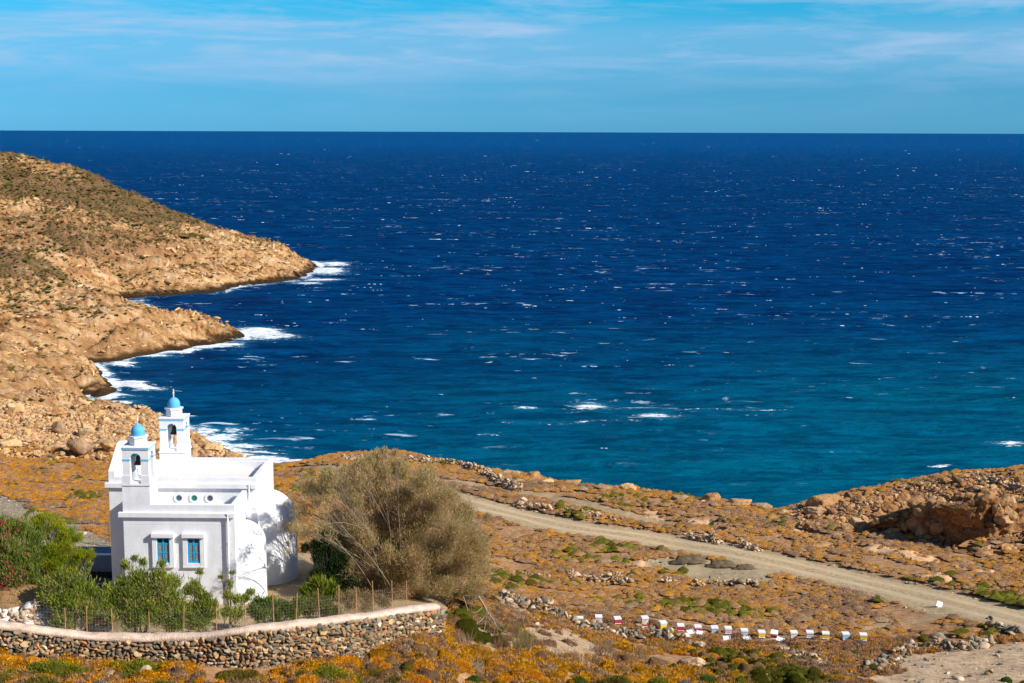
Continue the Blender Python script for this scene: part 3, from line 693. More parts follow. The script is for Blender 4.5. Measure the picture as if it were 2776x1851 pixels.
# belfries
def belfry(x, y, zb, pedestal):
    B = 1.31; bm = bmesh.new()
    cxx, cyy = x + B / 2, y + B / 2; zt = 8.06; spr = 7.47; r_ = .275; po = (B - 2 * r_) / 2
    # four piers
    for ix in (0, 1):
        for iy in (0, 1):
            px = x + ix * (B - po); py = y + iy * (B - po)
            bx(bm, px, px + po, py, py + po, zb + .42, spr); bx(bm, px - .03, px + po + .03, py - .03, py + po + .03, zb, zb + .42)
    # arched heads on the four sides: stepped voussoir prisms
    n_ = 14; zc = 7.94
    for i in range(n_):
        t0, t1 = math.pi * i / n_, math.pi * (i + 1) / n_
        for (ax, sgn) in (('x', 0), ('x', 1), ('y', 0), ('y', 1)):
            p0, p1 = r_ * math.cos(t0), r_ * math.cos(t1); q0, q1 = spr + r_ * math.sin(t0), spr + r_ * math.sin(t1)
            lo = -B / 2 if sgn == 0 else B / 2 - .3; hi = lo + .3
            vs = []
            for dd_ in (lo, hi):
                for (pp, qq) in ((p0, q0), (p1, q1), (p1, zc), (p0, zc)):
                    vs.append(bm.verts.new((cxx + pp, cyy + dd_, qq) if ax == 'x' else (cxx + dd_, cyy + pp, qq)))
            for f in ((0,1,2,3),(7,6,5,4),(0,4,5,1),(1,5,6,2),(2,6,7,3),(3,7,4,0)): bm.faces.new([vs[j] for j in f])
    for ix in (0, 1):
        for iy in (0, 1):
            px = x + ix * (B - po); py = y + iy * (B - po); bx(bm, px, px + po, py, py + po, spr + .002, zc)
    for y_ in (y + .02, y + B - .2): bx(bm, cxx - r_ - .02, cxx + r_ + .02, y_, y_ + .18, zb, zb + .12)
    o = part('belfry', bm, WT, bevel=0)
    bm = bmesh.new(); bx(bm, x - .05, x + B + .05, y - .05, y + B + .05, zc + .07, zt); obj_bm('slab', bm, WT, o, bevel=.01)
    bm = bmesh.new(); bx(bm, x - .035, x + B + .035, y - .035, y + B + .035, zc - .02, zc + .068)
    for ix in (0, 1):
        for iy in (0, 1):
            px = x + ix * (B - po); py = y + iy * (B - po); bx(bm, px - .025, px + po + .025, py - .025, py + po + .025, spr - .10, spr - .02)
    obj_bm('blue_moulding', bm, M['bandblue'], o, bevel=.01)
    bm = bmesh.new(); rt = R(-90 + 22 - 30)
    lathe(bm, [(0, zt), (.44, zt), (.44, zt + .36), (.51, zt + .385), (.51, zt + .47), (0, zt + .47)], cxx, cyy, 6, rot=rt); obj_bm('drum', bm, WT, o, bevel=.008)
    zd = zt + .47; bm = bmesh.new(); lathe(bm, [(.335, zd), (.34, zd + .16)] + [(.34 * math.cos(t), zd + .16 + .40 * math.sin(t)) for t in np.linspace(.1, math.pi / 2 - .02, 12)] + [(0, zd + .56)], cxx, cyy, 28); obj_bm('dome', bm, M['domeblue'], o, True)
    zx = zd + .54; bm = bmesh.new(); bx(bm, cxx - .028, cxx + .028, cyy - .028, cyy + .028, zx, zx + .47); bx(bm, cxx - .04, cxx - .029, cyy - .024, cyy + .024, zx + .24, zx + .31); bx(bm, cxx + .029, cxx + .04, cyy - .024, cyy + .024, zx + .24, zx + .31); bx(bm, cxx - .024, cxx + .024, cyy - .12, cyy - .029, zx + .24, zx + .31); bx(bm, cxx - .024, cxx + .024, cyy + .029, cyy + .12, zx + .24, zx + .31)
    bx(bm, cxx - .04, cxx + .04, cyy - .034, cyy + .034, zx + .16, zx + .2); obj_bm('cross', bm, M['stone_cross'], o, bevel=.008)
    zl = 7.08; bm = bmesh.new(); lathe(bm, [(.25, zl - .04), (.235, zl), (.185, zl + .08), (.15, zl + .2), (.14, zl + .34), (.09, zl + .42), (.03, zl + .45), (.03, zl + .6), (0, zl + .6)], cxx, cyy, 24)
    cyl(bm, cxx, cyy, zl - .14, zl + .2, .012, n=6); bx(bm, cxx - .4, cxx + .4, cyy - .03, cyy + .03, zl + .55, zl + .61); cyl(bm, cxx, cyy, zl - .4, zl - .13, .006, n=5)
    for s_ in (-1, 1): cyl(bm, cxx, cyy + s_ * .02, zl + .44, zl + .56, .02, n=6)
    obj_bm('bell', bm, M['bronze'], o, True)
    if pedestal:
        bm = bmesh.new(); bx(bm, x - .06, x + B + .03, y, y + B + .1, 5.152, zb - .1); bx(bm, x - .10, x + B + .07, y - .04, y + B + .14, zb - .1, zb); obj_bm('pedestal', bm, WT, o, bevel=.012)
belfry(.06, 0.0, 6.2, True); belfry(.02, 7.24, 6.2, True)

# terrace to the right of the apses, its little wall and the picket screen
bm = bmesh.new(); bx(bm, 5.62, 9.6, -2.2, 7.5, -1.8, -.55); ter = obj_bm('terrace', bm, M['concrete'], None, bevel=.02); ter.matrix_world = church.matrix_world if False else Matrix.Translation(ch(0, 0, 0)) @ Matrix.Rotation(YAW, 4, 'Z')
tag(ter, 'beige concrete terrace beside the rounded apse of the chapel', 'terrace')
def church_thing(o): o.matrix_world = Matrix.Translation(ch(0, 0, 0)) @ Matrix.Rotation(YAW, 4, 'Z'); return o
bm = bmesh.new(); bx(bm, 8.35, 9.35, 7.0, 7.25, -.55, 1.05); bx(bm, 9.36, 9.6, 3.0, 7.25, -.55, .55); o = church_thing(obj_bm('courtyard_wall', bm, M['concrete'], None, bevel=.02)); tag(o, 'low beige concrete wall with dark edging behind the apse', 'wall')
bm = bmesh.new(); bx(bm, 8.3, 9.4, 6.96, 7.28, 1.052, 1.13); bx(bm, 9.36, 9.45, 6.9, 6.99, -.4, 1.05); o2 = obj_bm('edging', bm, M['greywood'], o, bevel=.005)
pk = empty('picket_fence', ch(8.9, 2.2, -.5), 'row of weathered grey wooden pickets beside the apse', 'fence')
r = np.random.default_rng(5)
for i in range(10):
    bm = bmesh.new(); a_ = .05 + r.random() * .03; hgt = 1.0 + .5 * r.random() + (.5 if i in (6, 7) else 0); cyl(bm, 0, 0, -.3, hgt, a_, a_ * .6, n=7)
    q = obj_bm('picket', bm, M['greywood'], pk); q.location = (i * .05 + r.normal() * .02, -1.2 + i * .36, 0); q.rotation_euler = (r.normal() * .05, r.normal() * .05, 0)

# annex behind the church on the left
AX = at(92, 547.5, 80.0); AZ = AX[2]
an = empty('annex', (AX[0], AX[1], AZ - 2.9), 'low flat-roofed annex in shade behind the left end of the chapel', 'building', rz=YAW)
def an_box(name, dims, mat, parent=an, bevel=.01): return box(name, dims, mat, parent, bevel)
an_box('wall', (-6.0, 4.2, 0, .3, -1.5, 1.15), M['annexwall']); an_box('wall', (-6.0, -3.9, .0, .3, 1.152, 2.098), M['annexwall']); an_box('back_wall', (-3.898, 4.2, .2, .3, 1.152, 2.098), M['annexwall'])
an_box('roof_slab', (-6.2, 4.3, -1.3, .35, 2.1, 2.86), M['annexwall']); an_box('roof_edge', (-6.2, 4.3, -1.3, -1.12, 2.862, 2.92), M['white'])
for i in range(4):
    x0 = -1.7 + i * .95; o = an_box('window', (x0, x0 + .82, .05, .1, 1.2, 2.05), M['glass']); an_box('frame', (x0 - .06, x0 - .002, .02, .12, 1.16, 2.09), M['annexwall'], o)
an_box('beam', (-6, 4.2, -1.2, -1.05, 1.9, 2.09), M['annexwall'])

# ------------------------------------------------------------------ garden wall of field stone with a mortar coping
WL = [(-70,636,646,61.5),(-20,626.5,652,61),(0,624.8,656,60.6),(57,632,663,60.3),(109,636.6,667.5,60),(160,636.8,669,59.6),(205,634.5,670.5,59.2),(244,629,671,58.9),(285,625,667,59.2),(320,621,663,59.8),(352,617,654,60.8),(385,612.5,647,62.2),(415,608.5,640,63.4),(440,605.5,636,64.6)]
wp = []
for u, vt, vb, d in WL:
    t_ = at(u, vt, d); b_ = at(u, vb, d); wp.append((t_[0], t_[1], t_[2], b_[2]))
wp = smooth_line(np.array(wp), 16)
dw = empty('garden_wall', tuple(wp[len(wp) // 2][:2]) + (wp[len(wp) // 2][3],), 'curved dry-stone garden wall topped with pale mortar in front of the chapel', 'wall')
O = np.array(dw.location)
seg = np.hypot(*np.diff(wp[:, :2], axis=0).T); sl_ = np.concatenate([[0], np.cumsum(seg)]); LW = sl_[-1]
def wpt(s): return np.array([np.interp(s, sl_, wp[:, k]) for k in range(4)]).T
def wfr(s):
    a, b = wpt(s - .15), wpt(s + .15); T = (b - a)[..., :2]; T = T / np.linalg.norm(T, axis=-1)[..., None]
    return T, np.stack([T[..., 1], -T[..., 0]], -1)     # tangent, outward (towards the camera)
ss = np.linspace(.2, LW - .2, 260); P = wpt(ss); T, Nw = wfr(ss)
# core
rows = []
for off, zk in ((.16, 'b'), (.10, 't'), (-.36, 't'), (-.42, 'b')):
    zz = P[:, 3] - .8 if zk == 'b' else P[:, 2] - .10
    rows.append(np.column_stack([P[:, :2] + Nw * off, zz]))
V = np.stack(rows, 1).reshape(-1, 3) - O; mesh_np('core', V, [grid_faces(len(ss), 4)], M['corestone'], smooth=False, parent=dw)
# coping: rounded, a bit wavy
prof = [(.15, -.13), (.215, -.09), (.225, 0.0), (.17, .06), (-.1, .085), (-.33, .06), (-.43, .0), (-.43, -.12)]
rows = []
for j, (off, dz) in enumerate(prof):
    nz_ = fbm(ss * .9, np.full_like(ss, j * .4), 4, 301); nz2 = fbm(ss * 3.1, np.full_like(ss, j * .7), 3, 305)
    rows.append(np.column_stack([P[:, :2] + Nw * (off * (1 + nz_ * .25))[:, None], P[:, 2] + dz * (1 + nz_) + nz2 * .05 + nz_ * .09 - (.05 + .08 * (nz2) if j in (0, 1) else 0)]))
V = np.stack(rows, 1).reshape(-1, 3) - O; cp = mesh_np('coping', V, [grid_faces(len(ss), len(prof))], M['coping'], parent=dw)
# stones
r = np.random.default_rng(21)
ROCKS = [rock_var(40 + i, 3, 12, .36, .62, .07) for i in range(14)]
pal_wall = np.array([(.34,.215,.115),(.38,.25,.13),(.24,.17,.105),(.17,.145,.095),(.19,.175,.12),(.45,.31,.16),(.54,.34,.14),(.30,.17,.085),(.42,.20,.08),(.26,.21,.15),(.56,.45,.31),(.12,.10,.075)])
prw = np.array([13,12,13,11,9,9,4,11,4,9,4,4.]); prw /= prw.sum()
def stone_course(s0, s1, wall_h, face, pos, scl, cols, sz=(.13, .26)):
    pass
pos, scl, rot, cols = [], [], [], []
for face in (0, 1):
    s = .1
    z_used = {}
    h = 0.0
    lev = 0
    while h < 2.3:
        rh = r.uniform(.10, .19); s = r.uniform(0, .2)
        while s < LW - .05:
            w_ = r.uniform(.12, .36) * (1 if r.random() < .9 else 1.4); p_ = wpt(np.array([s + w_ / 2]))[0]; H = p_[2] - .13 - (p_[3] - .25)
            if h < H:
                T1, N1 = wfr(np.array([s + w_ / 2])); off = .17 if face == 0 else -.42
                off += r.normal() * .02; zz = p_[3] - .25 + h + rh / 2 + r.normal() * .025
                if zz < p_[2] - .14:
                    pos.append((p_[0] + N1[0][0] * off, p_[1] + N1[0][1] * off, zz)); scl.append((w_ * .78, .24, rh * .95)); rot.append(math.atan2(T1[0][1], T1[0][0])); cols.append(pal_wall[r.choice(12, p=prw)] * r.uniform(.8, 1.25))
            s += w_ * .93
        h += rh * .92
# end of the wall
for i in range(90):
    p_ = wpt(np.array([LW - .1]))[0]; T1, N1 = wfr(np.array([LW - .1])); off = r.uniform(-.45, .2); z_ = r.uniform(p_[3] - .25, p_[2] - .1); pos.append((p_[0] + N1[0][0]*off + T1[0][0]*.1, p_[1] + N1[0][1]*off + T1[0][1]*.1, z_)); scl.append((.16, .15, .1)); rot.append(r.uniform(0, 6)); cols.append(pal_wall[r.choice(12, p=prw)] * r.uniform(.8, 1.3))
k_ = len(pos); Rz = rotz(np.array(rot)); Rt = rand_rot(k_, r, .10)
# small in-plane roll of each stone
ang = r.normal(size=k_) * .22; c_, s_ = np.cos(ang), np.sin(ang); Ry = np.zeros((k_, 3, 3)); Ry[:, 0, 0] = c_; Ry[:, 0, 2] = s_; Ry[:, 2, 0] = -s_; Ry[:, 2, 2] = c_; Ry[:, 1, 1] = 1
V, Fc, Cc = merge(ROCKS, r.integers(0, 14, k_), np.array(pos) - O, np.array(scl), Rz @ Ry, np.array(cols))
mesh_np('stone_face', V, [Fc], M['stone'], Cc, smooth=False, parent=dw)

# ------------------------------------------------------------------ wire fence on the wall
fn_ = empty('wire_fence', (O[0], O[1], float(wp[len(wp)//2][2])), 'rusty-posted wire mesh fence standing on the garden wall', 'fence'); FO = np.array(fn_.location)
us = [33.5, 54.5+10, 86, 111.5, 148.1, 182.2, 215, 245.6, 275.5, 298.5, 323, 343, 361, 378, 396.6, 411]
wu = proj(np.column_stack([wp[:, :3]]))[0]; spost = [float(np.interp(u, wu, sl_)) for u in us]; spost = [.4] + spost
tops = []
for i, s in enumerate(spost):
    p_ = wpt(np.array([s]))[0]; T1, N1 = wfr(np.array([s])); X, Y = p_[0] - N1[0][0] * .30, p_[1] - N1[0][1] * .30; h_ = 1.12 + .12 * math.sin(i * 2.3) + (.25 if i > 8 else 0)
    bm = bmesh.new(); cyl(bm, 0, 0, -.15, h_, .022, .02, n=8); q = obj_bm('post', bm, M['rust'], fn_); q.location = np.array([X, Y, p_[2]]) - FO; q.rotation_euler = (r.normal() * .02, r.normal() * .03, 0); tops.append((X, Y, p_[2], h_))
def wire_net(line, H, parent, org, step=.13, w_=.0021, name='wire_mesh'):
    L = np.array(line); sg = np.concatenate([[0], np.cumsum(np.hypot(*np.diff(L[:, :2], axis=0).T))]); q = np.arange(0, sg[-1], step); X, Y, Z = [np.interp(q, sg, L[:, k]) for k in range(3)]
    V, Fq = [], []
    def seg_(a, b):
        a, b = np.array(a), np.array(b); d_ = b - a; d_ /= np.linalg.norm(d_) + 1e-9; e1 = np.cross(d_, (0.3, .2, .9)); e1 /= np.linalg.norm(e1); e2 = np.cross(d_, e1); o_ = len(V)
        for t_ in (a, b):
            for an_ in (0, 2.094, 4.189): V.append(t_ + w_ * (e1 * math.cos(an_) + e2 * math.sin(an_)))
        for j in range(3): Fq.append((o_ + j, o_ + (j + 1) % 3, o_ + 3 + (j + 1) % 3, o_ + 3 + j))
    for x_, y_, z_ in zip(X, Y, Z): seg_((x_, y_, z_ + .03), (x_, y_, z_ + H))
    for h_ in np.arange(.05, H + .01, step):
        for i in range(0, len(q) - 4, 4): seg_((X[i], Y[i], Z[i] + h_), (X[i + 4], Y[i + 4], Z[i + 4] + h_))
    mesh_np(name, np.array(V) - org, [np.array(Fq)], M['wire'], smooth=False, parent=parent)
wire_net([(a, b, c) for a, b, c, d in tops], 1.02, fn_, FO)
# second stretch, behind the annex
l2 = [hit(u, v) for u, v in ((40, 533), (62, 541), (94, 543), (110, 545), (140, 552))]
f2 = empty('wire_fence', tuple(l2[1]), 'wire mesh fence with thin posts above the annex roof by the gravel slope', 'fence')
for i, q in enumerate(l2):
    bm = bmesh.new(); cyl(bm, 0, 0, -.3, 1.6, .03, .026, n=8); o = obj_bm('post', bm, M['rust'], f2); o.location = q - l2[1]
wire_net(l2, 1.5, f2, np.array(f2.location), .2, .006)

# ------------------------------------------------------------------ beehives
M['hw'] = col_mat('white_hive_paint', (.78, .78, .76), .7, .08, 6); M['hr'] = col_mat('red_hive_paint', (.50, .03, .06), .6, .15, 6); M['hb'] = col_mat('light_blue_hive_paint', (.30, .55, .68), .6, .1, 6)
M['hy'] = col_mat('yellow_hive_paint', (.80, .52, .015), .6, .1, 6); M['hg'] = col_mat('grey_hive_paint', (.55, .56, .6), .7, .1, 6); M['hp'] = col_mat('faded_pink_hive_paint', (.62, .42, .46), .7, .2, 6)
M['hc'] = col_mat('cream_hive_paint', (.72, .66, .58), .7, .1, 6); M['dark'] = col_mat('dark_gap', (.02, .02, .02), .9, .1, 4)
def zi(cxz, cyz, x0, y0, s): return ((x0 + cxz / s) * .36888, (y0 + cyz / s) * .36888)
Z6 = (1550, 1640, 5.227); Z7 = (1950, 1640, 5.227)
hv = [(zi(115,205,*Z6), 'hc', 'lid', .0, 'cream-white hive box half hidden at the far left end of the hive row'),
 (zi(380,245,*Z6), 'hg', '', .0, 'white and grey beehive, leftmost complete hive of the row'),
 (zi(645,270,*Z6), 'hr', '', .12, 'red beehive with white lid standing between the grey one and the tall two-storey one'),
 (zi(1030,290,*Z6), 'hr', 'tall', .12, 'tall two-storey beehive, white above and red below'),
 (zi(1290,330,*Z6), 'hy', 'yellow1', .2, 'mustard yellow beehive with white lid just right of the tall two-storey hive'),
 (zi(1540,350,*Z6), 'hr', 'foot', .0, 'red beehive with white lid, the left one of two red hives standing side by side'),
 (zi(1785,372,*Z6), 'hr', '', .0, 'red beehive with white lid right behind the loose white lids on the ground'),
 (zi(2020,380,*Z6), 'hb', '', .0, 'light blue beehive between a red one and a pinkish one'),
 (zi(2213,402,*Z6), 'hp', '', .0, 'faded pinkish white beehive right of the light blue hive'),
 (zi(350,420,*Z7), 'hg', '', .0, 'white and pale grey beehive between the pinkish hive and a yellow hive'),
 (zi(595,447,*Z7), 'hy', '', .0, 'bright yellow beehive with white lid left of the tilted red hive'),
 (zi(772,447,*Z7), 'hr', 'tilt', -.25, 'low tilted red beehive under a slanting white lid'),
 (zi(1052,462,*Z7), 'hc', '', .0, 'cream white beehive right of the tilted red one'),
 (zi(1278,478,*Z7), 'hg', '', -.1, 'white beehive with grey front left of the second-last yellow hive'),
 (zi(1503,497,*Z7), 'hy', '', -.15, 'yellow beehive with white lid between a grey-white hive and a light blue hive'),
 (zi(1785,497,*Z7), 'hb', '', .0, 'light blue beehive, second from the right end of the row'),
 (zi(2035,522,*Z7), 'hy', '', -.1, 'yellow beehive with white lid at the far right end of the row')]
def surf(u, v):
    p_ = hit(u, v); return np.array([p_[0], p_[1], gz(p_[0], p_[1])])
HVP = []
for (uv, c_, sp, yaw, lab) in hv:
    p_ = surf(uv[0], uv[1] + .6); dist_ = math.hypot(p_[0], p_[1]); k_ = 5.9 * dist_ / F / .5 * 1.16
    p_[2] += .10; HVP.append(p_.copy())
    h = empty('beehive', tuple(p_), lab, 'beehive', 'beehives in a row on the scrub slope', rz=yaw); h.scale = (k_, k_, k_)
    if sp == 'tilt': h.rotation_euler = (R(14), R(4), yaw)
    def hb_(name, d_, mt, par=h, bv=.006): return box(name, d_, M[mt], par, bv)
    if sp == 'lid':
        hb_('body', (-.23, .23, -.25, .25, -.05, .12), 'hc'); hb_('lid', (-.26, .26, -.28, .28, .122, .2), 'hw'); continue
    hb_('stand', (-.2, .2, -.2, .2, -.12, .06), 'greywood') if 'greywood' in M else None
    b0 = .062; b1 = .33; body = hb_('body', (-.24, .24, -.25, .25, b0, b1), c_)
    hb_('entrance', (-.13, .13, -.262, -.252, b0 + .03, b0 + .05), 'dark', body, 0)
    hb_('bottom_board', (-.25, .25, -.31, .26, b0 - .028, b0 - .002), 'hw' if sp != 'foot' else 'hc')
    if sp == 'tall':
        hb_('upper_box', (-.24, .24, -.25, .25, b1 + .002, b1 + .27), 'hc'); b1 += .272
        hb_('handhold', (-.1, .1, -.258, -.252, b1 - .13, b1 - .1), 'dark')
    if sp == 'yellow1': hb_('upper_box', (-.24, .24, -.25, .25, b1 + .002, b1 + .09), 'hw'); b1 += .092
    hb_('lid', (-.27, .27, -.29, .28, b1 + .012, b1 + .13), 'hw', h, .01)
lids = [((1680, 385), 'white hive lid lying flat left of the two loose lids under the red hive', .3, Z6), ((1820, 402), 'white hive lid lying on the scrub in front of the second red hive', -.2, Z6), ((1620, 425), 'white hive lid resting on the rubble by the pale boulder', .5, Z6), ((2195, 466), 'thin white hive lid lying below the pinkish hive', 0., Z6),
 ((390, 468), 'curved white hive lid lying below the grey-white hive', .2, Z7), ((865, 492), 'white hive lid lying bent below the tilted red hive', -.5, Z7)]
for (q, lab, yw, zz) in lids:
    u, v = zi(q[0], q[1], *zz); p_ = surf(u, v + .5); bm = bmesh.new(); bx(bm, -.24, .24, -.2, .2, 0, .04); bx(bm, -.24, -.21, -.2, .2, .04, .08); bx(bm, .21, .24, -.2, .2, .04, .08)
    o = obj_bm('hive_lid', bm, M['hw'], None, bevel=.006); o.location = (p_[0], p_[1], p_[2] + .12); HVP.append(p_.copy()); o.rotation_euler = (.32, .1 * math.sin(u), yw); tag(o, lab, 'hive lid', 'loose hive lids lying on the scrub')
p_ = surf(938, 606.6); bm = bmesh.new(); bx(bm, -.24, .24, -.03, .03, 0.1, .5); bx(bm, -.04, .04, -.02, .02, -.4, .1); o = obj_bm('sign_board', bm, M['hw'], None, bevel=.008); o.location = tuple(p_); o.rotation_euler = (R(-12), R(24), R(10)); tag(o, 'small blank white board tilted beside the dirt road', 'sign')
# ------------------------------------------------------------------ rocks
BOULD = [rock_var(100 + i, 4, 14, .5, .88, .10, (1, .85, .72)) for i in range(10)] + [rock_var(120 + i, 4, 26, .42, .8, .14, (1, .8, .7)) for i in range(5)]
SMALL = [rock_var(140 + i, 2, 8, .5, .85, .05, (1, .85, .7)) for i in range(8)]
pal_b = np.array([(.58,.35,.155),(.64,.41,.20),(.48,.26,.105),(.52,.35,.19),(.66,.41,.175),(.40,.26,.145)])
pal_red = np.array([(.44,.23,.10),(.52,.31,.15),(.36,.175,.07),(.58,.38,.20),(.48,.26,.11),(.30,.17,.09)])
bmesh_cache = {}
def boulder_obj(var, name='boulder', pal='b'):
    name = 'boulder'; key_ = (var, pal)
    if key_ not in bmesh_cache:
        V, Fc = BOULD[var]; c = np.tile((pal_b if pal == 'b' else pal_red)[(var * 5 + 1) % 6], (len(V), 1)); o = mesh_np(name, V, [Fc], M['boulder'], c, smooth=False)
        bmesh_cache[key_] = o; return o
    o = bmesh_cache[key_].copy(); COL.objects.link(o); return o
n_b = 0
def put_boulder(x, y, w, hfac, dfac, label, group=None, r=rng, sink=.3, yaw=None, var=None, tilt=.12, zb=None, pal='b'):
    """w: width in metres"""
    global n_b
    z = gz(x, y) if zb is None else zb
    o = boulder_obj(int(r.integers(0, 15)) if var is None else var, pal=pal); s = w / 2
    o.scale = (s * 1.05, s * dfac, s * hfac / .72); o.location = (x, y, z + s * hfac * (1 - 2 * sink) * .9); o.rotation_euler = (r.normal() * tilt, r.normal() * tilt, r.uniform(-.5, .5) if yaw is None else yaw)
    tag(o, label, 'boulder', group); n_b += 1; return o
def place_px(u, v, wpx, hfac, label, **kw):
    p_ = hit(u, v); d_ = math.hypot(p_[0], p_[1]); return put_boulder(p_[0], p_[1], wpx * d_ / F, hfac, kw.pop('dfac', .9), label, **kw)
r = np.random.default_rng(31)
special = [
 (82,458,29,.85,'biggest rounded tan boulder at the front edge of the boulder shore, overhanging a dark hollow'),
 (108,455,30,.62,'broad tan dome boulder right beside the biggest one, left of the front belfry'),
 (58,417,24,.62,'wide smooth grey-tan boulder high on the left boulder shore'),
 (60,435,16,.9,'pale split boulder in the middle of the left boulder shore'),
 (86,437,19,.6,'oblong tan boulder behind the biggest rounded one'),
 (11,448,31,.42,'long low slab-like boulder at the left edge of the photo'),
 (120,448,17,.8,'angular orange-tan boulder just left of the front blue dome'),
 (13,416,17,.75,'square-shouldered tan boulder at the upper left of the boulder field'),
 (37,430,12,.9,'dark-sided round boulder between two gaps near the left edge'),
 (121,433,19,.45,'flat oblong boulder below the sea, between the two belfries'),
 (31,443,21,.5,'low rounded boulder with shadowed front, left of the biggest one'),
 (56.5,461,8,.9,'small pale round boulder on the edge of the scrub, left of the biggest one'),
 (100,461,8,1.0,'small upright egg-shaped boulder at the scrub edge near the gable'),
 (38,458,11,1.1,'leaning upright boulder at the foot of the left boulder field'),
 (7,458,7,1.3,'narrow upright boulder at the far left foot of the boulder field'),
 (140,452,16,.7,'rounded tan boulder seen between the two belfries'),
 (195,442,22,.6,'smooth orange-tan boulder directly right of the rear belfry'),
 (215,455,26,.5,'long tan boulder sloping down to the surf right of the rear belfry'),
 (232,461,24,.45,'low oblong boulder nearest the surf behind the chapel roof')]
occ = []
for u, v, wpx, hf, lab in special:
    o = place_px(u, v - .5, wpx, hf, lab, group='boulders on the left shore', r=r, sink=.1, tilt=.06); occ.append((o.location.x, o.location.y, o.scale[0]))
# the heap around them
def heap(poly, n_ind, sched, label, group, occ, hlo=.45, hhi=.95, tries=60000, stuffname='shore_rocks', only=None, sp=.72, sk=(.12, .3), pal='b'):
    P_ = np.array(poly); x0, y0 = P_.min(0); x1, y1 = P_.max(0); got = []
    S = np.concatenate([r.uniform(a_, b_, k_) for a_, b_, k_ in sched]); S = -np.sort(-S)
    AX_ = np.zeros(20000); AY_ = np.zeros(20000); AS_ = np.zeros(20000); n_ = len(occ)
    for i_, q in enumerate(occ): AX_[i_], AY_[i_], AS_[i_] = q
    CX = r.uniform(x0, x1, tries); CY = r.uniform(y0, y1, tries); k_ = inpoly(CX, CY, poly); CX, CY = CX[k_], CY[k_]; ci = 0
    for c in S:
        for _ in range(14):
            ci = (ci + 1) % len(CX); a, b = CX[ci], CY[ci]
            if n_ and np.any(np.hypot(AX_[:n_] - a, AY_[:n_] - b) < sp * (AS_[:n_] + c / 2)): continue
            AX_[n_], AY_[n_], AS_[n_] = a, b, c / 2; n_ += 1; got.append((a, b, c)); break
    got = np.array(got); Z = ground_full(got[:, 0], got[:, 1])[0]
    for (a, b, c), z_ in zip(got[:n_ind], Z[:n_ind]):
        if z_ < .1: continue
        hf = r.uniform(hlo, hhi); put_boulder(a, b, c, hf, r.uniform(.5, .95), label, group, r, sink=r.uniform(*sk), zb=z_, tilt=.22, pal=pal, yaw=r.normal() * .4)
    g = got[n_ind:]; Zs = Z[n_ind:]
    if len(g):
        k_ = Zs > -.2; g, Zs = g[k_], Zs[k_]; sc = np.column_stack([g[:, 2] / 2, g[:, 2] / 2 * r.uniform(.7, 1, len(g)), g[:, 2] / 2 * r.uniform(.6, 1.1, len(g))])
        V, Fc, Cc = merge(SMALL, r.integers(0, 8, len(g)), np.column_stack([g[:, :2], Zs + sc[:, 2] * .35]), sc, rotz(r.uniform(0, 6.3, len(g))) @ rand_rot(len(g), r, .18), (pal_b if pal == 'b' else pal_red)[r.integers(0, 6, len(g))] * r.uniform(.8, 1.1, (len(g), 1)))
        return V, Fc, Cc
stuffs = [heap(P_BOULD, 165, [(2.2, 3.6, 26), (1.4, 2.2, 90), (.8, 1.4, 420), (.3, .8, 3200)], 'rounded tan granite boulder heaped on the shore behind the chapel', 'boulders on the left shore', occ, hlo=.38, hhi=.85, sp=.62, sk=(.2, .4))]
HC = world_poly([(800,530),(797,506),(845,497),(897,489),(958,476),(1024,471),(1080,468),(1080,540),(1000,540),(940,536),(860,530)])
# cliff blocks of the right outcrop
CLIFF = [(814,513,30,.55,'rounded block under the overhanging ledge at the left tip of the right outcrop'),
 (822,505,44,.38,'flat overhanging ledge at the left tip of the right outcrop'),(846,531,19,.7,'brown rounded block at the bottom left of the right outcrop'),(988,512,18,.85,'orange-brown block at the right of the shaded cliff'),
 (972,531,14,1.1,'leaning block among rubble at the foot of the right outcrop'),(1018,531,14,1.1,'upright wedge-shaped boulder at the right edge above the scrub'),(885,503,13,1.0,'pale upright block on the slope above the shaded cliff'),(905,506,16,.9,'orange knob on the crest above the shaded cliff'),(870,537.5,11,.6,'smooth grey-tan boulder resting on the ground before the cliff'),
 (958,499,16,.9,'orange pillar at the top of the cliff'),(940,503,18,.7,'orange rounded block beside the pillar at the top of the cliff')]

# the overhanging cliff at the foot of the right outcrop: one mass of rock
CB = [(838,540.5,137.5),(852,541.5,136.8),(880,543,135.6),(915,541,134),(950,535,132.4),(988,526,131),(1030,520,131.5)]; CT = [(842,537),(862,530),(886,517),(920,510),(950,505),(988,502),(1030,508)]
cb = np.array([at(u, v, d_) for u, v, d_ in CB]); ct = np.array([at(u, v, d_ - (.9 if 0 < i < 6 else -.5)) for i, ((u, v), (_, _, d_)) in enumerate(zip(CT, CB))])
ti = np.linspace(0, 6, 260); cbi = np.array([np.interp(ti, range(7), cb[:, k]) for k in range(3)]).T; cti = np.array([np.interp(ti, range(7), ct[:, k]) for k in range(3)]).T
rowsC = []
for j in range(34):
    if j < 22:
        t = j / 21.; P_ = cbi * (1 - t) + cti * t; P_[:, 2] -= (1 - t) * .9; P_[:, 1] += -.0 - .55 * math.sin(math.pi * t) * (-1)
    else:
        t = (j - 21) / 12.; P_ = cti.copy(); P_[:, 1] += t * 8.5 + .3 * t; P_[:, 2] -= 3.6 * t ** 1.3 - .35 * math.sin(min(1, t * 3) * math.pi)
    rowsC.append(P_)
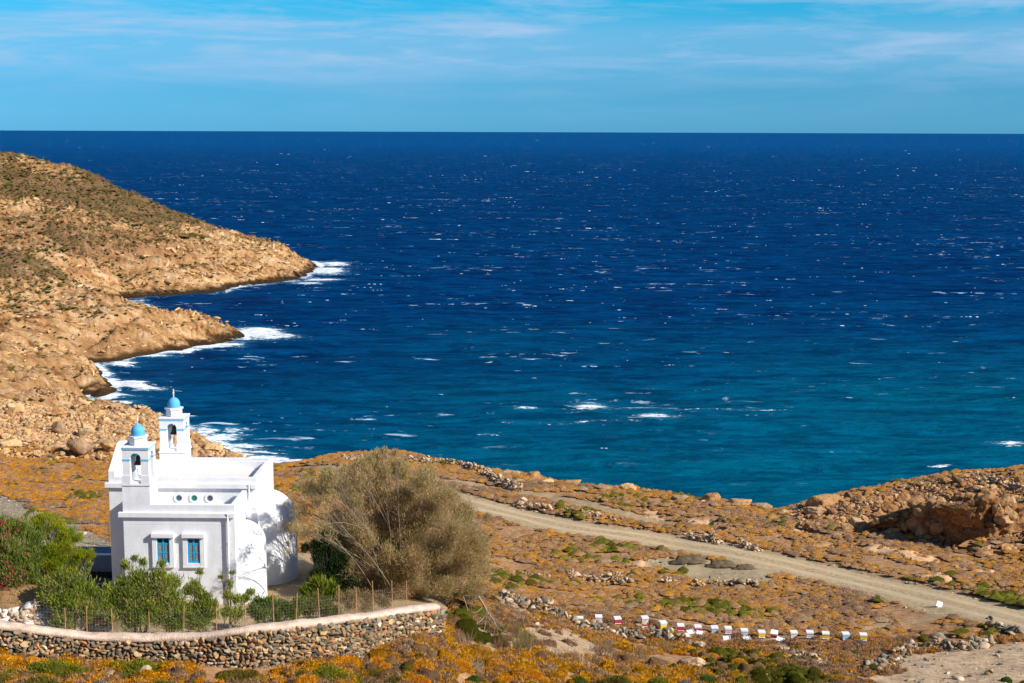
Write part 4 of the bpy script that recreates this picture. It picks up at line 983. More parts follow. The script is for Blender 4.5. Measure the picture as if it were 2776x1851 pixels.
G = np.stack(rowsC, 1); fl = G.reshape(-1, 3); q1 = n3(fl, .35, 611, 4); q2 = n3(fl, 1.1, 617, 4); bl = vnoise(fl[:, 0] * .55 + fl[:, 2] * .3, fl[:, 2] * .8 + fl[:, 1] * .4, 619); ed = np.minimum(1, np.minimum(np.repeat(ti, 34), 6 - np.repeat(ti, 34)) * 1.2)
cr = np.abs(fbm(fl[:, 0] * .5 + fl[:, 1] * .2, fl[:, 2] * .35, 4, 631)) + np.abs(fbm(fl[:, 0] * .22 + 5, fl[:, 2] * .9 + fl[:, 1] * .3, 4, 641)) * .7
fl[:, 1] -= (q1 * 2.6 + q2 * 1.6 + (bl - .5) * .8 + np.minimum(cr, .22) * 5.5 - .6) * ed; fl[:, 2] += (q2 * 1.0 + np.minimum(cr, .2) * 3 - .4) * ed; fl[:, 0] += (q2 * 1.0) * ed; fl += (n3(fl, 2.6, 651, 3) * .9 * ed)[:, None] * np.array([.5, -1, .8])
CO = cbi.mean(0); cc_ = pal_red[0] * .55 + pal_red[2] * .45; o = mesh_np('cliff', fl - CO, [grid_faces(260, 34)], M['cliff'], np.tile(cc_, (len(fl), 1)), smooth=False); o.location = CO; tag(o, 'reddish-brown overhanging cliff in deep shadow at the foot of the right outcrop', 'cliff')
occ2 = []
for i_ in range(24):
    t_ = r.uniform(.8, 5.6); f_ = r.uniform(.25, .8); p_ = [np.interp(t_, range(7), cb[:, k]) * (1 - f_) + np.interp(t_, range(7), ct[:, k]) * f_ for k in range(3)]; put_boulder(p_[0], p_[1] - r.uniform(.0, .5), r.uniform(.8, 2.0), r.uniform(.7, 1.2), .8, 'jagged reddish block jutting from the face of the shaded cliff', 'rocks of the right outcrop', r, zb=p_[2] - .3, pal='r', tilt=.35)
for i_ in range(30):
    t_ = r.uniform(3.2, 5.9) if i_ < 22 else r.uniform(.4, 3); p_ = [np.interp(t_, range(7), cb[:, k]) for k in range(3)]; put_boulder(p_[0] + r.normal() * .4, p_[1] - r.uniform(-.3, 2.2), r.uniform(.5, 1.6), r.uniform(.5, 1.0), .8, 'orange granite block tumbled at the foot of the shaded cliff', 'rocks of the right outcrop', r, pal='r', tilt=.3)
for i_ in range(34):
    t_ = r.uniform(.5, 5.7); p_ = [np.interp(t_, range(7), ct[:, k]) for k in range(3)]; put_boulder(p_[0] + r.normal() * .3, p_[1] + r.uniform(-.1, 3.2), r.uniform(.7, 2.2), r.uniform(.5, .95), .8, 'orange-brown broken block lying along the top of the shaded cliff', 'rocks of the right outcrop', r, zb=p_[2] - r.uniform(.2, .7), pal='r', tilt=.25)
for i, (u, v, wpx, hf, lab) in enumerate(CLIFF):
    big = False
    o = place_px(u, v, wpx, hf, lab, group='rocks of the right outcrop', r=r, sink=.22, dfac=.75, yaw=(-.5 if big else None), var=(10 + i % 5) if i != 1 else 3, tilt=.05, pal='r'); occ2.append((o.location.x, o.location.y, o.scale[0] * .8))
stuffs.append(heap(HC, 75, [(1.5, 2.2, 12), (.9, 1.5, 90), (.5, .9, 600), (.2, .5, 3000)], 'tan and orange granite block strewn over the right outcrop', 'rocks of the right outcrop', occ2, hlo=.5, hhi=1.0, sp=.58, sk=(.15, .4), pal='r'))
V = np.concatenate([s_[0] for s_ in stuffs]); Fc = np.concatenate([stuffs[0][1], stuffs[1][1] + len(stuffs[0][0])]); Cc = np.concatenate([s_[2] for s_ in stuffs])
o = mesh_np('shore_rocks', V, [Fc], M['boulder'], Cc, smooth=False); tag(o, kind='stuff')
CREST = [(516.5,471.5,13.5,1.35,.8,'tall pointed tan rock standing on the crest above the sea'),(506.5,470.5,6.5,.95,.9,'small round boulder perched left of the tall pointed rock'),(512,474,24,.35,.7,'low tan ledge under the tall pointed rock'),(533,478,20,.6,.8,'humped tan rock right of the tall pointed rock'),(548,481,18,.4,.7,'low tan ledge sloping down from the humped rock'),
 (572,483,26,.35,.7,'long low tan rock on the crest, left of the double dome'),(604,490,24,.35,.7,'low broken ledge left of the double dome rock'),(629,491,20,.62,.8,'rounded front lobe of the double dome rock on the crest'),(640,488.5,26,.55,.8,'high back lobe of the double dome rock on the crest'),(653,490,18,.85,.8,'pointed right lobe of the double dome rock on the crest'),(648,492.5,5,1.1,.8,'small upright stone in front of the double dome rock'),
 (668,493.5,17,.5,.8,'low tan rock right of the double dome'),(681,499,20,.42,.8,'flat tan ledge between the double dome and the broad dome rock'),(711,500.5,25,.62,.8,'broad dome rock standing alone on the crest near the cove'),(703,501.5,8,.75,.9,'small round rock leaning on the broad dome rock'),(741,504,30,.38,.7,'long sloping tan slab right of the broad dome rock'),(763,509,28,.42,.7,'smooth slab dipping into the turquoise cove'),(785,512,9,.8,.8,'small brown rock at the head of the cove'),
 (355,460,22,.3,.6,'low tan ledge on the crest behind the tamarisk'),(690.7,670,43,.46,.8,'large wrinkled tan boulder in the foreground scrub below the hives'),(698,650,17.5,1.0,.8,'pale pink upright boulder at the right end of the rubble wall'),(636,649,26,.38,.7,'tilted flat grey-tan slab below the rubble wall'),(618,677,13,.95,.8,'dark wedge-shaped rock in the foreground scrub'),(655,677,16,.5,.8,'grey-green broken rock left of the large tan boulder'),
 (765,683,13,1.1,.8,'pale cracked upright rock at the bottom edge'),(755,684,14,.8,.8,'dark rock beside the pale cracked one at the bottom edge'),(518,615,14,1.05,.6,'pale triangular stone at the foot of the rubble pile'),(527,617,11,.8,.6,'small pale pointed stone right of the triangular one'),(105,681,32,.42,.8,'low grey rock at the bottom left edge among green cushions'),(144,681,23,.85,.8,'pale yellowish rock at the bottom left edge'),
 (923.5,648,5,2.4,.7,'dark upright standing stone near the gravel yard'),(960,650,18,.5,.7,'dark flat boulder at the edge of the gravel yard'),(782,660,11,.6,.8,'pale boulder in the rubble left of the green bushes'),(797,655,15,.5,.8,'tan slab in the rubble above the olive bush'),(824,606,7,.5,.8,'small pale rounded rock lying in the scrub above the hives'),(575,629,8,.85,.8,'squared yellow-ochre stone block at the end of the rubble pile'),(433.5,643,8,1.2,.7,'bright yellow lichen-covered stone at the foot of the garden wall end'),(546,606,11,.9,.8,'round grey boulder on top of the rubble pile')]
for i, (u, v, wpx, hf, df, lab) in enumerate(CREST):
    crest = i < 19
    o = place_px(u, v + (1.2 if crest else 0), wpx, hf, lab, group='rocks on the crest above the sea' if crest else 'rocks in the near scrub', r=r, sink=.2, dfac=df, var=(2 + i) % 10 if crest else 10 + i % 5, yaw=(r.uniform(-.25, .25)), tilt=.05)
    col_ = {23: (.22,.24,.2), 28: (.32,.26,.2), 29: (.55,.43,.26), 22: (.10,.085,.07), 25: (.09,.085,.08), 30: (.08,.07,.06), 31: (.14,.12,.1), 20: (.60,.42,.29), 26: (.66,.52,.36), 27: (.66,.52,.36), 35: (.70,.42,.12), 36: (.85,.50,.01), 37: (.18,.19,.16), 19: (.56,.38,.24)}.get(i)
    if col_:
        me = o.data.copy(); o.data = me; a_ = np.ones((len(me.vertices), 4), np.float32); a_[:, :3] = col_; me.color_attributes['Col'].data.foreach_set('color', a_.ravel())

# rubble walls
pal_r = np.array([(.34,.24,.14),(.45,.32,.18),(.20,.17,.12),(.23,.21,.155),(.52,.38,.24),(.28,.19,.11),(.15,.13,.095),(.56,.43,.29)])
pal_t = np.array([(.50,.34,.2),(.56,.39,.24),(.42,.27,.15),(.34,.25,.17),(.6,.44,.29)])
def rubble(uv, h, w_, size, label, pal, dens=1.0, hs=None):
    L = smooth_line(world_line(uv), 8); sg = np.concatenate([[0], np.cumsum(np.hypot(*np.diff(L, axis=0).T))]); LL = sg[-1]
    n_ = int(LL * h * w_ / size ** 3 * .5 * dens) + 12; n_ = min(n_, 2600)
    s = r.uniform(0, LL, n_); px = np.interp(s, sg, L[:, 0]); py = np.interp(s, sg, L[:, 1]); tx = np.interp(np.minimum(s + .3, LL), sg, L[:, 0]) - px; ty = np.interp(np.minimum(s + .3, LL), sg, L[:, 1]) - py; l = np.hypot(tx, ty) + 1e-6
    hh = h * (.55 + .9 * (fbm(s / 1.3, s * 0, 3, 401) + .5)) if hs is None else np.interp(s / LL, np.linspace(0, 1, len(hs)), hs) * (.75 + .5 * vnoise(s / .9, s * 0, 402))
    t = r.random(n_); off = r.normal(size=n_) * w_ * .42 * (1 - .45 * t); X = px - ty / l * off; Y = py + tx / l * off; Z = ground_full(X, Y)[0] + t * hh * np.exp(-(off / (w_ * .8)) ** 2)
    sz = size * r.lognormal(0, .35, n_) * .62; sc = np.column_stack([sz * r.uniform(.9, 1.4, n_), sz, sz * r.uniform(.6, .95, n_)])
    c = Z.mean(); O_ = np.array([X.mean(), Y.mean(), c]); V, Fc, Cc = merge(SMALL, r.integers(0, 8, n_), np.column_stack([X, Y, Z]) - O_, sc, rotz(r.uniform(0, 6.3, n_)) @ rand_rot(n_, r, .25), pal[r.integers(0, len(pal), n_)] * r.uniform(.75, 1.2, (n_, 1)))
    o = mesh_np('rubble_wall', V, [Fc], M['stone'], Cc, smooth=False); o.location = O_; tag(o, label, 'stone wall', 'ruined dry-stone walls'); return o
rubble([(500,606),(517,607),(536,611),(555,617),(572,624)], 1.0, 1.1, .30, 'thick rubble pile of grey and tan stones right of the tamarisk', pal_r, 1.0, hs=[.5, 1.15, 1.05, .8, .5])
rubble([(572,625),(592,630),(617,635),(643,640),(668,643),(690,644)], .75, 1.3, .28, 'tumbled rubble wall running below the left beehives', pal_r, .9, hs=[.4, .5, .6, .9, .95, .5])
rubble([(501,577),(509,577.5),(516,578)], .55, .5, .2, 'short low stone wall stub just right of the tamarisk', pal_t)
rubble([(523,577),(536,578),(551,578.5)], .5, .5, .2, 'second low stone wall stub right of the tamarisk', pal_t)
rubble([(567,581),(583,582),(599,583),(615,583.5),(632,584)], .85, .9, .24, 'long ruined stone wall across the middle of the scrub field', pal_t, 1.1)
rubble([(661,583.5),(670,584),(679,585.5)], .6, .7, .22, 'short tumbled wall left of the bare dirt patch', pal_t)
rubble([(690,588),(697,588.5),(703,588)], .6, .7, .3, 'few pale stones at the lower left of the bare dirt patch', pal_t)
rubble([(708,586),(725,586.5),(743,587),(757,588)], .7, .8, .24, 'ruined stone wall along the lower edge of the bare dirt patch', pal_r)
rubble([(409,461),(420,463),(430,464)], .8, .8, .3, 'low pile of pale stones on the crest above the tamarisk', pal_t)
rubble([(428,463.5),(442,465),(455,467),(466,469.5),(476,473)], 1.1, .5, .28, 'dark-faced dry-stone wall on the crest above the tamarisk', pal_t, 1.4)
rubble([(480,473),(486,476),(492,479),(500,484),(509,488),(522,492)], 1.0, .6, .28, 'dry-stone wall curving down from the crest near the pointed rock', pal_t, 1.3)
rubble([(340,460.5),(352,460.5),(364,461)], .7, .7, .3, 'low pale stone wall on the crest left of the tree top', pal_t)
rubble([(519,505),(528,508),(538,510.5),(552,512)], .8, 1.4, .34, 'cluster of pale rubble beside the upper side of the road', pal_t, .8)
rubble([(566,512),(575,514),(585,516),(597,518),(617,523)], .5, .9, .28, 'broken line of pale stones above the road', pal_t, .7)
rubble([(686,537),(698,539.5),(711,541.5),(722,543)], .8, .8, .28, 'dark-shadowed ruined wall between road and crest', pal_t)
rubble([(738,545),(748,548),(758,551)], .7, .7, .26, 'short ruined wall right of the dark-shadowed one', pal_t)
rubble([(973,479),(985,483),(1000,487),(1012,490),(1026,494)], 1.1, .5, .3, 'dark stone wall on top of the right outcrop', pal_t, 1.3)
rubble([(778,653),(795,656),(812,661),(820,668)], .45, 1.6, .26, 'scattered rubble around the olive cushions below the hives', pal_r, .7)
rubble([(868,672),(885,664),(900,656),(912,650)], .5, 1.2, .24, 'curved bank of broken stones on the left edge of the gravel yard', pal_r, .8)
rubble([(931,645),(945,649),(958,651),(975,647),(990,644)], .6, 1.0, .26, 'low bank of rocks along the upper edge of the gravel yard', pal_r, .9)
rubble([(988,627),(998,631),(1008,635),(1018,638)], .7, .9, .26, 'dark stone bank at the right beside the road bend', pal_r, 1.0)
# spoil heap of earth
for (u, v, wd, hf, lab) in ((690,563,36,.25,'dark brown earth bank with a hollow at the edge of the bare patch'),(722,566,30,.28,'dark brown spoil heap in the middle of the bare patch'),(745,569,22,.25,'low spoil heap at the right of the bare patch')):
    p_ = hit(u, v); V0_, F0_ = ico(4); keep = V0_.copy(); keep *= (1 + n3(V0_, 2.2, 7)[:, None] * .7 + n3(V0_, 7, 9)[:, None] * .35); s_ = wd * math.hypot(p_[0], p_[1]) / F / 2
    o = mesh_np('earth_mound', keep * np.array([s_, s_ * .7, s_ * hf * 1.5]), [F0_], M['scrub'], np.tile((.17, .125, .075), (len(keep), 1))); o.location = (p_[0], p_[1], gz(p_[0], p_[1])); tag(o, lab, 'earth mound', 'spoil heaps')

# ------------------------------------------------------------------ pale retaining wall in the garden, left
pos, scl, rot, cols = [], [], [], []
palw = np.array([(.78,.74,.68),(.8,.78,.74),(.62,.48,.34),(.66,.42,.22),(.5,.38,.26),(.72,.64,.54)])
rl = [at(-40, 614, 64.5), at(0, 611, 64.2), at(28, 604, 64.0), at(45, 600, 64.2), at(80, 601, 65), at(112, 604, 65.6)]
rl = np.array(rl); RO = rl[2].copy(); sg = np.concatenate([[0], np.cumsum(np.hypot(*np.diff(rl[:, :2], axis=0).T))])
for i in range(620):
    s = r.uniform(0, sg[-1]); p_ = np.array([np.interp(s, sg, rl[:, k]) for k in range(3)]); f = r.random(); pos.append((p_[0] + r.normal() * .06, p_[1] - .45 * f - r.random() * .1, p_[2] - f * 1.5)); a_ = r.uniform(.10, .26); scl.append((a_ * 1.4, a_, a_ * .8)); cols.append(palw[r.integers(0, 6)] * r.uniform(.85, 1.05))
k_ = len(pos); V, Fc, Cc = merge(SMALL, r.integers(0, 8, k_), np.array(pos) - RO, np.array(scl), rand_rot(k_, r, .15), np.array(cols)); o = mesh_np('retaining_wall', V, [Fc], M['stone'], Cc, smooth=False); o.location = RO; tag(o, 'whitewashed rough stone retaining wall under the oleander at the left edge', 'stone wall')
V0_, F0_ = ico(3); 
o = mesh_np('straw_pile', V0_ * (1 + n3(V0_, 2, 5)[:, None] * .5) * np.array([1.9, 1.1, .55]), [F0_], M['scrub'], np.tile((.42, .25, .11), (len(V0_), 1))); q = at(25, 598, 65.3); o.location = q; tag(o, 'heap of dry straw-coloured cuttings on the white stone wall', 'straw heap')

# ------------------------------------------------------------------ scrub over the fields
r = np.random.default_rng(51)
def dome(seed, sub=2, nz=.35, flat=.62):
    V, Fc = ico(sub); k_ = V[:, 2] > -.35; V = V * (1 + n3(V, 1.5, seed)[:, None] * nz * 2 + n3(V, 4, seed + 2)[:, None] * nz); V[:, 2] = np.maximum(V[:, 2], -.3) * flat
    mp = np.cumsum(k_) - 1; Fk = Fc[k_[Fc].all(1)]; return V[k_], mp[Fk]
DOMES = [dome(200 + i, 1, .45, .75) for i in range(14)]; DOMES3 = [dome(220 + i, 3, .4, .66) for i in range(6)]
SC = {'o': (.48,.22,.045), 'o2': (.44,.21,.065), 'b': (.40,.215,.095), 'm': (.37,.21,.105), 'm2': (.29,.165,.092), 't': (.40,.27,.16), 'g': (.12,.115,.015), 'g2': (.16,.13,.02), 'y': (.50,.25,.02)}
def tufts(cen, rad, flat, n, ln, wd, cols, rr, up=.3, jit=.5, cvar=.3):
    """n thin pointed leaves on each dome; cen (k,3), rad (k,), cols (k,3)"""
    k_ = len(cen); q = rr.normal(size=(k_, n, 3)); q[..., 2] = np.abs(q[..., 2]) * .9 + .02; q /= np.linalg.norm(q, axis=-1)[..., None]
    shell = rr.uniform(.86, 1.06, (k_, n)); b = cen[:, None] + q * (rad[:, None] * shell)[..., None] * np.array([1, 1, flat])
    dr = q + rr.normal(size=q.shape) * jit + np.array([0, 0, up]); dr /= np.linalg.norm(dr, axis=-1)[..., None]
    sd = np.cross(dr, rr.normal(size=q.shape)); sd /= np.linalg.norm(sd, axis=-1)[..., None] + 1e-9
    l = ln * rr.uniform(.5, 1.3, (k_, n))[..., None]; w_ = wd * rr.uniform(.6, 1.2, (k_, n))[..., None]
    V = np.stack([b - sd * w_, b + sd * w_, b + dr * l], 2).reshape(-1, 3); c = np.repeat(cols[:, None] * (1 + rr.uniform(-cvar, cvar, (k_, n, 1))), 1, 1)
    return V, np.arange(len(V)).reshape(-1, 3), np.repeat(c.reshape(-1, 3), 3, 0)
N_ = 115000; A_ = r.uniform(R(-24), R(24), N_); D_ = np.sqrt(r.uniform(56 ** 2, 196 ** 2, N_)); X = np.sin(A_) * D_; Y = np.cos(A_) * D_
zz, bb, mm = ground_full(X, Y)
keep = (bb > 1.5) & (mm['gard'] < .5) & (mm['grav'] < .5) & (mm['bare'] < .5) & (mm['yard'] < .5) & (mm['rd'] > 3.3) & (mm['track'] < .35)
keep &= ~((mm['boul'] > .5) & (r.random(N_) > .45)); keep &= ~((mm['hill'] > .5) & (r.random(N_) > .25)); keep &= ~((mm['rock'] > .5) & (mm['hill'] < .5) & (mm['boul'] < .5) & (r.random(N_) > .12)); keep &= ~((mm['dirt'] > .5) & (r.random(N_) > .12))
keep &= fbm(X / 4, Y / 4, 3, 501) > -.16
for hp in HVP:
    tc_ = -hp[:2] / np.hypot(*hp[:2]); t_ = np.clip((X - hp[0]) * tc_[0] + (Y - hp[1]) * tc_[1], -.2, 1.3); keep &= np.hypot(X - hp[0] - t_ * tc_[0], Y - hp[1] - t_ * tc_[1]) > .42
# bare seams of rock low on the right and along the crest
un, vn, _ = proj(np.column_stack([X, Y, zz])); keep &= ~((un > 560) & (un < 640) & (vn > 640) & (r.random(N_) < .4))
X, Y, zz, D_, un, vn = [q[keep] for q in (X, Y, zz, D_, un, vn)]; n_ = len(X)
pn = fbm(X / 9, Y / 9, 3, 511) + r.normal(size=n_) * .16; left = (un < 300)
keys = np.array(['o'] * n_, dtype=object)
q = r.random(n_)
keys[q < .30] = 'b'; keys[(q > .30) & (q < .45)] = 'o2'; keys[(pn > .04) & (q < .85)] = 'm'; keys[(pn > .14)] = 'm2'; keys[(q > .94)] = 't'
gn = fbm(X / 7, Y / 7, 3, 521) + .10 * sstep(545, 640, vn) + r.normal(size=n_) * .07 - .06 * left; keys[(gn > .27) & (q < .7)] = 'g2'; keys[(gn > .32) & (q < .75)] = 'g'
lm = left & (q > .5) & (pn < .12); keys[lm] = 'o'
cols = np.array([SC[k_] for k_ in keys]) * r.uniform(.88, 1.12, (n_, 1)) * (1 + .5 * fbm(X / 3, Y / 3, 3, 541))[:, None]
yo = (D_ < 80) & ((keys == 'o') | (keys == 'o2')); cols[yo] = np.array((.62, .28, .015)) * r.uniform(.7, 1.1, (yo.sum(), 1))
cols[left & (keys == 'o')] *= np.array([1.08, .98, .6]); 
rad = r.lognormal(-1.42, .34, n_) * (1 + .55 * (keys == 'g') + .3 * (keys == 'g2')) * np.clip(.82 + (D_ - 60) / 400, .8, 1.2)
rad = np.clip(rad, .11, .5) * (1 + .45 * sstep(80, 66, D_))
Rz = rotz(r.uniform(0, 6.3, n_)); sc = np.column_stack([rad * r.uniform(.9, 1.35, n_), rad, rad * r.uniform(.8, 1.25, n_)])
sc[:, :2] *= np.where(D_ > 90, 1.22, 1.0)[:, None]
cols = cols * np.where((keys == 'g') | (keys == 'g2'), r.uniform(.65, 1.5, n_), 1)[:, None]
gk = (keys == 'g') | (keys == 'g2'); sc[:, 2] *= np.where(gk, 1.35, 1); cols[gk & (r.random(n_) < .25)] = np.array(SC['b'])
vr = D_ < 90
Va, Fa, Ca = merge(DOMES, r.integers(0, 14, n_)[~vr], np.column_stack([X, Y, zz + .02])[~vr], sc[~vr], Rz[~vr], cols[~vr])
Vb, Fb, Cb = merge(DOMES3, r.integers(0, 6, vr.sum()), np.column_stack([X, Y, zz + .0])[vr], sc[vr] * .92, Rz[vr], cols[vr] * .5)  # inner domes darkened: self-shadow under the tufts is put into their colour
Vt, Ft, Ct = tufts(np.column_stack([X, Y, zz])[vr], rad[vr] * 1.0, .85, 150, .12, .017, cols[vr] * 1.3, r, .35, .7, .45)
V = np.concatenate([Va, Vb, Vt]); Fc = np.concatenate([Fa, Fb + len(Va), Ft + len(Va) + len(Vb)]); Cc = np.concatenate([Ca, Cb, Ct])
nr_ = (D_ < 200) & (D_ >= 90); V2, F2, C2 = tufts(np.column_stack([X, Y, zz])[nr_], rad[nr_] * .98, .72, 16, .11, .03, cols[nr_] * 1.2, r)
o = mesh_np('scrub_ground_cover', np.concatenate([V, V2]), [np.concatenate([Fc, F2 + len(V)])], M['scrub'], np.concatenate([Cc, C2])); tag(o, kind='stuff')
print('cushions', n_)
# loose stones on tracks, yard and field
N_ = 26000; A_ = r.uniform(R(-23), R(23), N_); D_ = np.sqrt(r.uniform(56 ** 2, 190 ** 2, N_)); X = np.sin(A_) * D_; Y = np.cos(A_) * D_; zz, bb, mm = ground_full(X, Y)
pr = .06 + .9 * (np.abs(mm['rd'] - 3.4) < .7) + .9 * mm['yard'] + .8 * mm['grav'] + .8 * mm['dirt'] + .25 * mm['bare']; keep = (r.random(N_) < pr) & (bb > 2) & (mm['gard'] < .5) & (mm['rd'] > 2.5)
X, Y, zz, gv = X[keep], Y[keep], zz[keep], mm['grav'][keep]; n_ = len(X); sz = r.lognormal(-2.6, .6, n_) * np.where(gv > .5, .8, 1); c = pal_r[r.integers(0, 8, n_)] * r.uniform(.8, 1.2, (n_, 1))
V, Fc, Cc = merge(SMALL, r.integers(0, 8, n_), np.column_stack([X, Y, zz + sz * .2]), np.column_stack([sz, sz * .8, sz * .6]), rotz(r.uniform(0, 6.3, n_)), c)
o = mesh_np('loose_stones', V, [Fc], M['stone'], Cc, smooth=False); tag(o, kind='stuff')

# far headlands: low shrubs and broken rock
N_ = 60000; A_ = r.uniform(R(-24), R(-6.5), N_); D_ = np.sqrt(r.uniform(232 ** 2, 600 ** 2, N_)); X = np.sin(A_) * D_; Y = np.cos(A_) * D_; zz, bb, mm = ground_full(X, Y)
g = fbm(X / 45, Y / 45, 4, 101) * 2.4 - .04 + .42 * sstep(5, 22, bb) - .6 * sstep(6, 1, bb) + fbm(X / 9, Y / 9, 4, 531) * 2.4; g = g - .9 * ((D_ > 236) & (D_ < 285)) - .3 * ((D_ > 300) & (D_ < 330)) + .35 * sstep(515, 545, D_) + .3 * ((D_ > 330) & (D_ < 420) & (X < -110))
k1 = (bb > 2.2) & ((g > .22) | (r.random(N_) < .16)); X1, Y1, Z1 = X[k1], Y[k1], zz[k1]; n_ = len(X1); rad = r.lognormal(-.98, .4, n_) * (.6 + D_[k1] / 900); c = np.array([(.11,.10,.02),(.15,.115,.035),(.22,.12,.065),(.10,.095,.025)])[r.integers(0, 4, n_)] * r.uniform(.8, 1.2, (n_, 1))
V, Fc, Cc = merge([dome(240 + i, 1, .3, .6) for i in range(5)], r.integers(0, 5, n_), np.column_stack([X1, Y1, Z1]), np.column_stack([rad * 1.2, rad, rad]), rotz(r.uniform(0, 6.3, n_)), c)
o = mesh_np('headland_scrub', V, [Fc], M['scrub'], Cc); tag(o, kind='stuff')
k2 = (bb > .6) & (~k1) & (r.random(N_) < .22) & (D_ < 530); X1, Y1, Z1 = X[k2], Y[k2], zz[k2]; n_ = len(X1); sz = np.clip(r.lognormal(-.85, .5, n_) * (.45 + D_[k2] / 800), .2, 1.7); lowz = sstep(2.2, 1.0, Z1)[:, None]
c = (pal_b[r.integers(0, 6, n_)] * 1.0) * (1 - lowz) + np.array([.09, .05, .02]) * lowz
V, Fc, Cc = merge([rock_var(260 + i, 2, 9, .5, .8, .08, (1.7, .6, .5)) for i in range(6)], r.integers(0, 6, n_), np.column_stack([X1, Y1, Z1]), np.column_stack([sz, sz, sz]), rotz(r.normal(-.6, .5, n_)) @ rand_rot(n_, r, .12), c)
o = mesh_np('headland_rocks', V, [Fc], M['stone'], Cc, smooth=False); tag(o, kind='stuff')
# ------------------------------------------------------------------ foreground cushions, one by one
r = np.random.default_rng(61)
FG = {'o': [(.80,.36,.012),(.72,.32,.018)], 'g': [(.26,.26,.015),(.21,.21,.015)], 'dg': [(.10,.17,.02),(.12,.18,.025)], 'ol': [(.23,.17,.025),(.18,.15,.02)], 'm': [(.30,.22,.18),(.34,.25,.19)], 't': [(.42,.28,.17),(.36,.22,.12)]}
def cushion_mesh(key, seed):
    rr = np.random.default_rng(seed); nl = 6; cen = np.column_stack([rr.uniform(-.62, .62, nl), rr.uniform(-.55, .55, nl), rr.uniform(-.05, .12, nl)]); cen[0] = (0, 0, .08); rad = rr.uniform(.34, .6, nl); rad[0] = .68
    Vs, Fs, Cs, o_ = [], [], [], 0; c0 = np.array(FG[key][seed % 2])
    for i in range(nl):
        V, Fc = DOMES3[i % 6]; V = V * rad[i] * .93 * np.array([1, 1, 1.15]) + cen[i]; Vs.append(V); Fs.append(Fc + o_); o_ += len(V); Cs.append(np.tile(c0 * rr.uniform(.32, .5), (len(V), 1)))  # dark core colour stands in for self-shadow in the gaps between tufts
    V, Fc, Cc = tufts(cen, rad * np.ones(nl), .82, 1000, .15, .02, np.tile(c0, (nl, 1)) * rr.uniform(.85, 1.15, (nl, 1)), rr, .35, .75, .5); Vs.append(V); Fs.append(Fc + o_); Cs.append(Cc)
    return np.concatenate(Vs), np.concatenate(Fs), np.concatenate(Cs)
CUM = {}
names = {'o': ('orange cushion shrub', 'bright orange'), 'g': ('', 'yellow-green'), 'dg': ('', 'dark green'), 'ol': ('', 'olive brown'), 'm': ('', 'grey-mauve'), 't': ('', 'dry tan')}
where = [(90,'at the bottom left corner'),(200,'below the left part of the garden wall'),(320,'below the middle of the garden wall'),(450,'below the right end of the garden wall'),(560,'at the bottom below the dead branch'),(720,'near the large tan boulder'),(840,'below the beehives at the bottom'),(1100,'by the gravel yard at the bottom right')]
def cushion(u, v, wpx, key, hf=1.0):
    p_ = hit(u, v); d_ = math.hypot(p_[0], p_[1]); s = wpx * d_ / F / 2 * .92; ck = (key, int(r.integers(0, 3)))
    if ck not in CUM:
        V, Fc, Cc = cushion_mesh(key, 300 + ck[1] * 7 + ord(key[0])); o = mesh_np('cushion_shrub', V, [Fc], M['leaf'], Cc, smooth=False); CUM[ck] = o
    else: o = CUM[ck].copy(); COL.objects.link(o)
    o.location = (p_[0], p_[1], gz(p_[0], p_[1]) - .03); o.scale = (s, s * r.uniform(.8, 1), s * hf * r.uniform(.85, 1.1)); o.rotation_euler = (0, 0, r.uniform(0, 6.3))
    w_ = [b for a, b in where if u < a][0]; sz = 'large' if wpx > 33 else ('small' if wpx < 17 else 'rounded')
    tag(o, f'{sz} {names[key][1]} cushion shrub growing {w_}', 'shrub', 'cushion shrubs in the foreground'); return o
